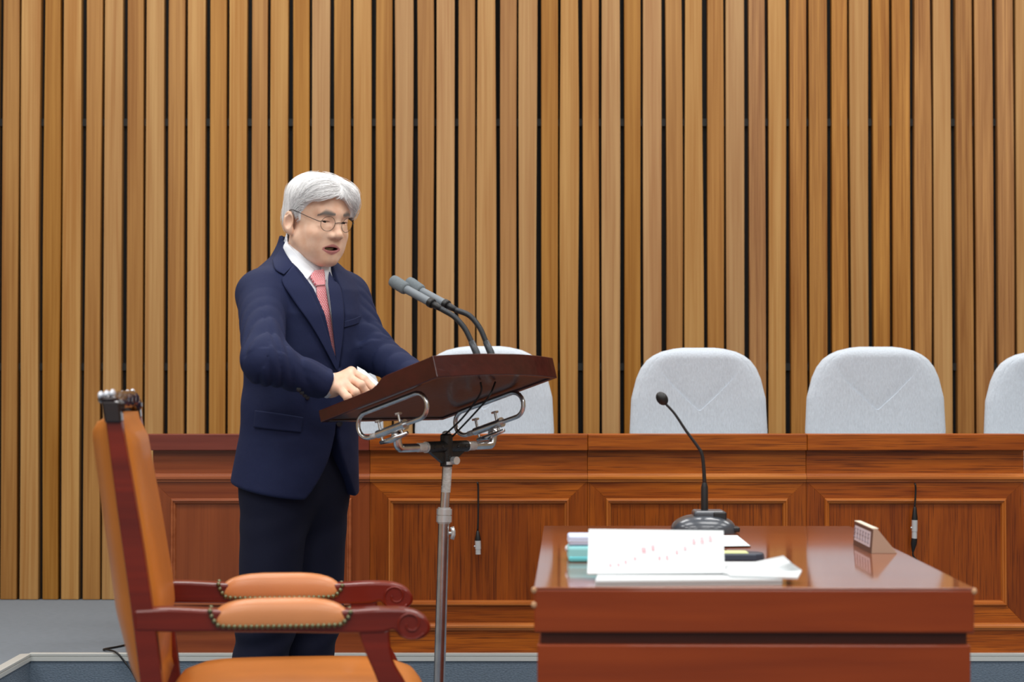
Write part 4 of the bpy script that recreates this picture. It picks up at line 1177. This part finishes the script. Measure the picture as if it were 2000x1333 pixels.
sd_hand_l = hand_fn(WR_L, EL_L, L_F, L_T)
def sd_core(P):                                         # the body under the clothes
    d = torso(P, 0.060); d = np.maximum(np.maximum(d, P[:, 2] - 1.46), 0.82 - P[:, 2])
    for S, E_, W_ in ((SH_R, EL_R, WR_R), (SH_L, EL_L, WR_L)):
        d = smin(d, arm_d(P, S, E_, W_, (0.050, 0.040, 0.027)), 0.02)
    for s, q in ((1, -0.125), (-1, -0.105)):
        d = smin(d, chain(P, [(0.083 * s, -0.012, 0.84), (0.085 * s, -0.03, 0.47), (0.09 * s, q, 0.07)], (0.08, 0.055, 0.042)), 0.03)
    return d

def bound(pts, m): p = np.array(pts); return p.min(0) - m, p.max(0) + m
v0, f0 = surface_net(sd_skin_head, *bound([h2m((sx * 0.095, sy, sz)) for sx in (-1, 1) for sy in (-0.095, 0.128) for sz in (-0.12, 0.135)] + [NECK1 + (0.06, 0.06, -0.01), NECK1 - (0.06, 0.06, 0.01)], 0.004), 0.0018)
pts = [p for F in R_F for p in F] + R_T + [EL_R + (WR_R - EL_R) * 0.55]
v1, f1 = surface_net(sd_hand_r, *bound(pts, 0.036), 0.0016)
pts = [p for F in L_F for p in F] + L_T + [EL_L + (WR_L - EL_L) * 0.55]
v2, f2 = surface_net(sd_hand_l, *bound(pts, 0.036), 0.0024)
v3, f3 = surface_net(sd_core, (-0.42, -0.25, 0.0), (0.42, 0.62, 1.48), 0.011)
hq = m2h(v0.astype(np.float32)); ax0 = np.abs(hq[:, 0])
# lip and brow masks belong to the face itself
mx0 = np.abs(hq[:, 0] - 0.005)
lip = (hq[:, 1] > 0.077) * np.clip(1.0 - np.maximum(np.abs(hq[:, 2] + 0.0568) - (0.0138 - 0.0115 * np.clip(mx0 / 0.028, 0, 1) ** 1.6), 0) / 0.0022, 0, 1) * (mx0 < 0.0295)
cav = ((ell(np.stack([mx0, hq[:, 1], hq[:, 2]], -1).astype(np.float32), (0, 0.093, -0.0556), (0.0245, 0.0205, 0.0063)) < 0) & (hq[:, 1] < 0.095)).astype(float)
brow_c = 0.0405 + 0.10 * np.clip(ax0 - 0.02, 0, 1) - 0.0052 * np.clip((ax0 - 0.036) / 0.012, 0, 1.5) ** 2
brow = (hq[:, 1] > 0.05) * np.clip(1 - np.abs(hq[:, 2] - brow_c) / (0.0115 * np.clip(1.25 - np.abs(ax0 - 0.033) / 0.024, 0.05, 1)), 0, 1) * (ax0 > 0.013) * (ax0 < 0.055)
lash = (hq[:, 1] > 0.08) * (np.abs(ax0 - 0.0335) < 0.0135) * np.clip(1 - np.abs(hq[:, 2] - 0.0193 + 12 * (ax0 - 0.0335) ** 2) / 0.0016, 0, 1)
brow = np.clip(np.maximum(np.clip(brow * 1.3, 0, 1), lash), 0, 1)
nA = len(v0) + len(v1) + len(v2)
allv = np.concatenate([v0, v1, v2, v3]); allf = np.concatenate([f0, f1 + len(v0), f2 + len(v0) + len(v1), f3 + nA])
me = np_mesh('person', allv, allf)
for nm, arr in (('lip', lip), ('cavity', cav), ('brow', brow)):
    a_ = me.attributes.new(nm, 'FLOAT', 'POINT'); full = np.zeros(len(allv), np.float32); full[:len(v0)] = arr; a_.data.foreach_set('value', full)

m, nt, bs_ = new_mat('skin')
N = nt.nodes.new; L = nt.links.new
tc = N('ShaderNodeTexCoord'); nz = N('ShaderNodeTexNoise'); nz.inputs['Scale'].default_value = 38; nz.inputs['Detail'].default_value = 4
L(tc.outputs['Object'], nz.inputs['Vector'])
rp = N('ShaderNodeValToRGB'); rp.color_ramp.elements[0].position = 0.3; rp.color_ramp.elements[1].position = 0.7
rp.color_ramp.elements[0].color = srgb(232, 184, 154); rp.color_ramp.elements[1].color = srgb(242, 204, 178)
L(nz.outputs['Fac'], rp.inputs['Fac']); out = rp.outputs['Color']
for nm, col_ in (('lip', (190, 122, 118)), ('brow', (124, 116, 110)), ('cavity', (70, 26, 24))):
    at_ = N('ShaderNodeAttribute'); at_.attribute_name = nm
    mx = N('ShaderNodeMix'); mx.data_type = 'RGBA'; L(at_.outputs['Fac'], mx.inputs['Factor']); L(out, mx.inputs['A']); mx.inputs['B'].default_value = srgb(*col_); out = mx.outputs['Result']
L(out, bs_.inputs['Base Color']); bs_.inputs['Roughness'].default_value = 0.48
bs_.inputs['Subsurface Weight'].default_value = 0.12; bs_.inputs['Subsurface Radius'].default_value = (0.008, 0.003, 0.0015); bs_.inputs['Subsurface Scale'].default_value = 1.0
M['skin'] = m
M['suit'] = plain('navy_suit_wool', (27, 35, 68), 0.78, noise=0.10, nscale=500, bump=0.22, bscale=22, sheen=0.0, spec=0.25)
M['lapel'] = plain('navy_lapel_wool', (29, 37, 71), 0.78, noise=0.10, nscale=500, sheen=0.0, spec=0.25)
M['trouser'] = plain('navy_trouser_wool', (19, 23, 44), 0.8, noise=0.10, nscale=500, bump=0.12, bscale=9, sheen=0.0, spec=0.25)
M['shirt'] = plain('white_cotton', (236, 240, 246), 0.75, bump=0.08, bscale=14)
M['hair'] = plain('white_hair', (250, 250, 250), 0.5, noise=0.04, nscale=40, bump=0.1, bscale=1.0, stretch=(260, 60, 120))
M['strand'] = plain('white_hair_strand', (252, 252, 252), 0.45, noise=0.06, nscale=420)
M['eye_white'] = plain('eye_white', (176, 164, 156), 0.25)
M['iris'] = plain('dark_brown_iris', (34, 22, 18), 0.15)
M['teeth'] = plain('ivory_teeth', (206, 190, 150), 0.3)
M['frame'] = plain('thin_dark_metal', (52, 44, 44), 0.3, metal=0.6)
M['button'] = plain('dark_horn_button', (18, 18, 26), 0.3)
M['shoe'] = plain('black_shoe_leather', (18, 17, 17), 0.3, coat=0.4)
m, nt, bs_ = new_mat('glasses_lens')
bs_.inputs['Base Color'].default_value = (1, 1, 1, 1); bs_.inputs['Transmission Weight'].default_value = 1.0; bs_.inputs['IOR'].default_value = 1.01; bs_.inputs['Roughness'].default_value = 0.0
M['lens'] = m
# pink tie with rows of small pale dashes
m, nt, bs_ = new_mat('pink_tie_silk')
N = nt.nodes.new; L = nt.links.new
uv = N('ShaderNodeUVMap'); uv.uv_map = 'UVMap'; mpn = N('ShaderNodeMapping'); L(uv.outputs[0], mpn.inputs['Vector'])
br = N('ShaderNodeTexBrick'); L(mpn.outputs[0], br.inputs['Vector'])
br.inputs['Color1'].default_value = srgb(240, 218, 218); br.inputs['Color2'].default_value = srgb(238, 212, 212); br.inputs['Mortar'].default_value = srgb(208, 106, 114)
br.inputs['Scale'].default_value = 1.0; br.inputs['Brick Width'].default_value = 0.0060; br.inputs['Row Height'].default_value = 0.0046; br.inputs['Mortar Size'].default_value = 0.0014
L(br.outputs['Color'], bs_.inputs['Base Color']); bs_.inputs['Roughness'].default_value = 0.5
M['tie'] = m

me.shade_smooth()
person = link('person', me, 'skin')
person.location = tuple(MROOT); person.rotation_euler = (0, 0, -(math.pi - MAN_Y))
tag(person, 'white-haired man in a navy suit and pink tie speaking at the lectern', 'person')
def child(name, v, f, mat, parent):
    q = np_mesh(name, np.asarray(v, float), np.asarray(f)); q.shade_smooth(); return link(name, q, mat, parent)
v, f = surface_net(sd_jacket, (-0.43, -0.22, 0.75), (0.46, 0.55, 1.52), 0.0042)
jacket = child('suit_jacket', v, f, 'suit', person)
v, f = surface_net(sd_shirt, (-0.20, -0.15, 1.0), (0.20, 0.20, 1.53), 0.0048)
shirt = child('shirt', v, f, 'shirt', person)
v, f = surface_net(sd_trousers, (-0.22, -0.24, 0.02), (0.22, 0.16, 1.02), 0.0075)
child('trousers', v, f, 'trouser', person)
for s, q in ((1, -0.125), (-1, -0.105)):
    fn = lambda P: np.maximum(smin(ell(P, (0.09 * s, q + 0.07, 0.035), (0.046, 0.14, 0.045)), ell(P, (0.09 * s, q + 0.0, 0.055), (0.042, 0.062, 0.055)), 0.03), 0.001 - P[:, 2])
    v, f = surface_net(fn, (0.09 * s - 0.07, q - 0.09, -0.01), (0.09 * s + 0.07, q + 0.24, 0.13), 0.006)
    child('shoe', v, f, 'shoe', person)
# shirt cuffs
for W_, E_ in ((WR_R, EL_R), (WR_L, EL_L)):
    wd = (W_ - E_) / np.linalg.norm(W_ - E_)
    MB().tube([W_ - wd * 0.05, W_ - wd * 0.02, W_ + wd * 0.001, W_ + wd * 0.002, W_ - wd * 0.004, W_ - wd * 0.03], [0.035, 0.0348, 0.0345, 0.0325, 0.0318, 0.031], 30, cap=False).build('shirt_cuff', 'shirt', shirt, smooth=True)

# patches of cloth laid on the figure where the photograph shows them
CAM_L = ml(CAM)
def cast(xy, fn, off=0.0):
    xy = np.asarray(xy, float); D = mv(ray(xy[:, 0], xy[:, 1])); D /= np.linalg.norm(D, axis=1)[:, None]
    t = np.full(len(xy), 4.7)
    for _ in range(150):
        d = fn((CAM_L + D * t[:, None]).astype(np.float32)) - off
        t = t + np.clip(d * 0.6, -0.02, 0.05)
        if np.abs(d).max() < 2e-4: break
    P = CAM_L + D * np.clip(t, 4.5, 6.2)[:, None]
    return P
def resample(pts, n):
    P = np.array(spline([np.array(p, float) for p in pts], 8)); c_ = np.concatenate([[0], np.cumsum(np.linalg.norm(np.diff(P, axis=0), axis=1))])
    s = np.linspace(0, c_[-1], n); return np.stack([np.interp(s, c_, P[:, k]) for k in range(2)], -1)
def patch(name, A, B, fn, mat, parent, off=0.004, thick=0.003, n=30, k=12, uv=False, relax=2):
    a_, b_ = resample(A, n), resample(B, n)
    t = np.linspace(0, 1, k)[None, :, None]
    g = a_[:, None] * (1 - t) + b_[:, None] * t
    P = cast(g.reshape(-1, 2), fn, off).reshape(n, k, 3)
    for _ in range(relax):                              # iron out stray rays
        Q = P.copy(); Q[1:-1] = (P[:-2] + 2 * P[1:-1] + P[2:]) / 4; Q[:, 1:-1] = (Q[:, :-2] + 2 * Q[:, 1:-1] + Q[:, 2:]) / 4; P = Q
    f = [(i * k + j, i * k + j + 1, (i + 1) * k + j + 1, (i + 1) * k + j) for i in range(n - 1) for j in range(k - 1)]
    q = np_mesh(name, P.reshape(-1, 3), np.array(f))
    nrm_ = np.mean([p.normal for p in q.polygons], axis=0)
    if nrm_ @ (P.reshape(-1, 3).mean(0) - CAM_L) > 0: q.flip_normals()
    if uv:
        du = np.linalg.norm(P[:, -1] - P[:, 0], axis=1).mean(); dl = np.concatenate([[0], np.cumsum(np.linalg.norm(np.diff(P[:, k // 2], axis=0), axis=1))])
        ul = q.uv_layers.new(name='UVMap'); li = np.empty(len(q.loops), np.int64); q.loops.foreach_get('vertex_index', li)
        U = np.stack([(li % k) / (k - 1) * du, dl[li // k]], -1); ul.data.foreach_set('uv', U.ravel())
    q.shade_smooth(); o = link(name, q, mat, parent)
    md = o.modifiers.new('thickness', 'SOLIDIFY'); md.thickness = thick; md.offset = -1
    return o
c2 = lambda L_: [(420 + 0.3001 * x, 460 + 0.3001 * y) for x, y in L_]
body_only = lambda P: sd_jacket_body(P)
patch('lapel', c2([(510, 190), (585, 300), (660, 440), (730, 640), (785, 790), (800, 890)]), c2([(455, 262), (430, 292), (530, 450), (610, 560), (690, 690), (796, 888)]), body_only, 'lapel', jacket, 0.008)
patch('lapel', c2([(746, 235), (738, 300), (757, 450), (770, 600), (784, 740), (795, 860)]), c2([(775, 290), (815, 330), (838, 450), (838, 600), (822, 740), (800, 885)]), body_only, 'lapel', jacket, 0.008)
patch('jacket_collar', c2([(437, 72), (470, 132), (512, 192)]), c2([(372, 160), (396, 222), (449, 254)]), body_only, 'lapel', jacket, 0.007)
patch('pocket_flap', c2([(258, 1138), (420, 1160), (575, 1185)]), c2([(247, 1250), (400, 1268), (562, 1285)]), body_only, 'suit', jacket, 0.004)
patch('breast_pocket', c2([(845, 560), (900, 545), (952, 524)]), c2([(842, 600), (900, 585), (955, 565)]), body_only, 'suit', jacket, 0.003)
patch('collar_wing', c2([(462, 33), (510, 98), (580, 168), (652, 226)]), c2([(437, 84), (490, 170), (545, 245), (589, 302)]), sd_shirt, 'shirt', shirt, 0.007)
patch('collar_wing', c2([(696, 205), (735, 194), (743, 240), (726, 292)]), c2([(692, 222), (704, 236), (714, 262), (720, 292)]), sd_shirt, 'shirt', shirt, 0.007, k=6)
tie = patch('tie', c2([(664, 320), (668, 420), (690, 540), (725, 650), (770, 770), (786, 812)]), c2([(718, 316), (736, 430), (756, 540), (771, 660), (787, 790), (792, 815)]), sd_shirt, 'tie', shirt, 0.008, uv=True)
patch('tie_knot', c2([(650, 228), (628, 264), (645, 298), (664, 324)]), c2([(709, 220), (715, 252), (718, 290), (719, 320)]), sd_shirt, 'tie', tie, 0.014, thick=0.008, uv=True)
for (x, y) in c2([(545, 1003), (565, 1024), (584, 1041), (602, 1056)]) + [(663, 828)]:
    p = cast([(x, y)], sd_jacket if y < 800 else body_only, 0.001)[0]; d = (CAM_L - p) / np.linalg.norm(CAM_L - p); r_ = 0.0062 if y < 800 else 0.0085
    MB().tube([p - d * 0.002, p + d * 0.003, p + d * 0.0035], [r_, r_, r_ * 0.7], 14).build('button', 'button', jacket, smooth=True, angle=40)

# eyes, teeth and glasses
for s in (1, -1):
    c_ = h2m((0.0332 * s, 0.0790, 0.0172)); axm = (tuple(HR), tuple(HF), tuple(HU))
    e = MB().ball(c_, 0.0118, 20, 14, ax=axm).build('eyeball', 'eye_white', person, smooth=True)
    MB().ball(h2m((0.0332 * s + 0.001, 0.0850, 0.0160)), (0.0068, 0.0068, 0.0068), 16, 12, ax=axm).build('iris', 'iris', e, smooth=True)
t_ = MB()
for i in range(8):
    x = -0.0175 + 0.005 * i; y = 0.0885 - 14 * x * x
    t_.ball(h2m((x + 0.005, y, -0.0595)), (0.0026, 0.0026, 0.0048), 8, 6, ax=(tuple(HR), tuple(HF), tuple(HU)))
t_.build('teeth', 'teeth', person, smooth=True)
gl = thing('eyeglasses', (0, 0, 0), 'thin round metal glasses worn by the white-haired man', 'glasses')
gl.location = tuple(MROOT + MR * HO[0] + MF * HO[1] + np.array([0, 0, HO[2]])); gl.rotation_euler = person.rotation_euler
G = lambda p: np.asarray(p, float) @ HM
for s in (1, -1):
    cx_, cz_ = 0.0335 * s, 0.0135
    rim = [G((cx_ + 0.0212 * math.cos(a), 0.1085 - 3.0 * (cx_ + 0.0212 * math.cos(a)) ** 2 + 0.10 * (0.0205 * math.sin(a)), cz_ + 0.0205 * math.sin(a))) for a in np.linspace(0, 2 * math.pi, 37)[:-1]]
    rm = MB().tube(rim, 0.00062, 8, closed=True).build('rim', 'frame', gl, smooth=True)
    ce = np.mean(rim, axis=0)
    MB().add(rim + [ce], [(i, (i + 1) % 36, 36) for i in range(36)]).build('lens', 'lens', rm, smooth=True)
    tm = [G((0.0545 * s, 0.0995, 0.0175)), G((0.0640 * s, 0.094, 0.019)), G((0.074 * s, 0.06, 0.024)), G((0.082 * s, 0.02, 0.030)), G((0.085 * s, 0.0, 0.030)), G((0.084 * s, -0.02, 0.015)), G((0.082 * s, -0.03, -0.005))]
    MB().tube(spline(tm, 5), 0.0010, 8).build('temple_arm', 'frame', gl, smooth=True)
    MB().ball(G((0.0105 * s, 0.1025, 0.007)), (0.0016, 0.0022, 0.004), 8, 6).build('nose_pad', 'lens', gl, smooth=True)
MB().tube(spline([G((-0.0125, 0.1080, 0.0165)), G((0, 0.1115, 0.0195)), G((0.0125, 0.1080, 0.0165))], 5), 0.0009, 8).build('bridge', 'frame', gl, smooth=True)

# hair: a combed volume and the strands that run over it
def hair_vol(Q):
    d = ell(Q, (-0.004, 0.006, 0.070), (0.0895, 0.101, 0.068))
    d = smin(d, ell(Q, (-0.002, 0.0, 0.034), (0.0815, 0.095, 0.080)), 0.012)
    d = smin(d, ell(Q, (-0.034, 0.063, 0.086), (0.046, 0.040, 0.034)), 0.03)      # fringe falling to his left
    d = smin(d, ell(Q, (0.036, 0.056, 0.092), (0.042, 0.040, 0.032)), 0.03)       # sweep over the near temple
    d = smin(d, ell(Q, (-0.066, 0.060, 0.056), (0.018, 0.026, 0.036)), 0.02)
    d = smin(d, ell(Q, (0, -0.050, -0.006), (0.058, 0.034, 0.050)), 0.03)         # nape
    return d
def face_cut(Q):
    x, y, z = Q[:, 0], Q[:, 1], Q[:, 2]
    c_ = ell(Q, (0.026, 0.128, 0.012), (0.092, 0.108, 0.080))
    low = np.maximum(z - (0.026 - 0.0 * y), -(y + 0.012))                        # in front of the ear
    low = np.maximum(low, -(y - 0.030 + 0.9 * (z - 0.0)))
    earc = ell(Q, (0, -0.004, -0.006), (0.2, 0.026, 0.040))
    under = np.minimum(z + 0.058, np.maximum(z - 0.002, -(y + 0.010)))
    return np.minimum(np.minimum(c_, np.maximum(z - 0.030, 0.032 - y)), np.minimum(earc, under))
def sd_hair(P):
    Q = m2h(P); d = hair_vol(Q)
    d += 0.0012
    return smax(d, -face_cut(Q), 0.007)
v, f = surface_net(sd_hair, *bound([h2m((sx * 0.105, sy, sz)) for sx in (-1, 1) for sy in (-0.115, 0.13) for sz in (-0.08, 0.165)], 0.004), 0.0026)
hair = child('hair', v, f, 'hair', person)
# strands
ns = 9000
dirs = rng.normal(size=(ns * 3, 3)); dirs /= np.linalg.norm(dirs, axis=1)[:, None]
Q = (np.array([-0.004, 0.004, 0.05]) + dirs * np.array([0.09, 0.104, 0.1])).astype(np.float32)
def grad(fn, Q, h=0.0015):
    g = np.stack([fn(Q + np.eye(3, dtype=np.float32)[k] * h) - fn(Q - np.eye(3, dtype=np.float32)[k] * h) for k in range(3)], -1)
    return g / (np.linalg.norm(g, axis=1)[:, None] + 1e-9)
def settle(Q, off, it=4):
    for _ in range(it): Q = (Q - grad(hair_vol, Q) * (hair_vol(Q) - off)[:, None]).astype(np.float32)
    return Q
off = np.where(rng.random(len(Q)) < 0.035, rng.uniform(0.002, 0.007, len(Q)), rng.uniform(-0.0006, 0.0022, len(Q))).astype(np.float32)
Q = settle(Q, off); ok = face_cut(Q) > 0.004
Q, off = Q[ok][:ns], off[ok][:ns]; ns = len(Q)
npt = 12; step_ = rng.uniform(0.0045, 0.0085, ns)[:, None]
path = [Q]; alive = np.ones(ns, bool); jit = rng.normal(scale=0.09, size=(ns, 3))
crown = np.array([0.012, -0.035, 0.150])
for i in range(npt - 1):
    n_ = grad(hair_vol, Q)
    w_ = 0.5 + 0.5 * np.tanh((Q[:, 0:1] + 0.004) / 0.018)                        # near side of the parting
    fr_ = 0.5 + 0.5 * np.tanh((Q[:, 1:2] + 0.005) / 0.03)                        # front of the head
    d = fr_ * (w_ * np.array([[1.0, -0.55, -0.50]]) + (1 - w_) * np.array([[-0.9, 0.35, -0.6]])) + (1 - fr_) * ((Q - crown) / 0.09 + np.array([[0, -0.3, -0.7]]))
    d = d / (np.linalg.norm(d, axis=1)[:, None] + 1e-6) + jit
    d -= n_ * (d * n_).sum(-1)[:, None]; d /= np.linalg.norm(d, axis=1)[:, None] + 1e-6
    Qn = settle((Q + d * step_).astype(np.float32), off, 2)
    alive &= face_cut(Qn) > -0.008
    Q = np.where(alive[:, None], Qn, Q).astype(np.float32); path.append(Q)
S_ = np.stack(path, 1)                                   # strands x points x 3 in head coordinates
T_ = np.gradient(S_, axis=1); T_ /= np.linalg.norm(T_, axis=2)[:, :, None] + 1e-6
n_ = grad(hair_vol, S_.reshape(-1, 3).astype(np.float32)).reshape(S_.shape); B_ = np.cross(T_, n_)
rad = (0.00052 * np.array([0.5] + [1] * (npt - 4) + [0.8, 0.55, 0.2]))[None, :, None]
ring = np.stack([S_ + B_ * rad, S_ + n_ * rad, S_ - B_ * rad], 2)
vv = h2m(ring.reshape(-1, 3))
base_ = (np.arange(ns)[:, None] * npt + np.arange(npt - 1)[None]).reshape(-1) * 3
ff = np.concatenate([np.stack([base_ + a, base_ + (a + 1) % 3, base_ + 3 + (a + 1) % 3, base_ + 3 + a], -1) for a in range(3)])
st_ = child('hair_strands', vv, ff, 'strand', hair); st_['kind'] = 'stuff'
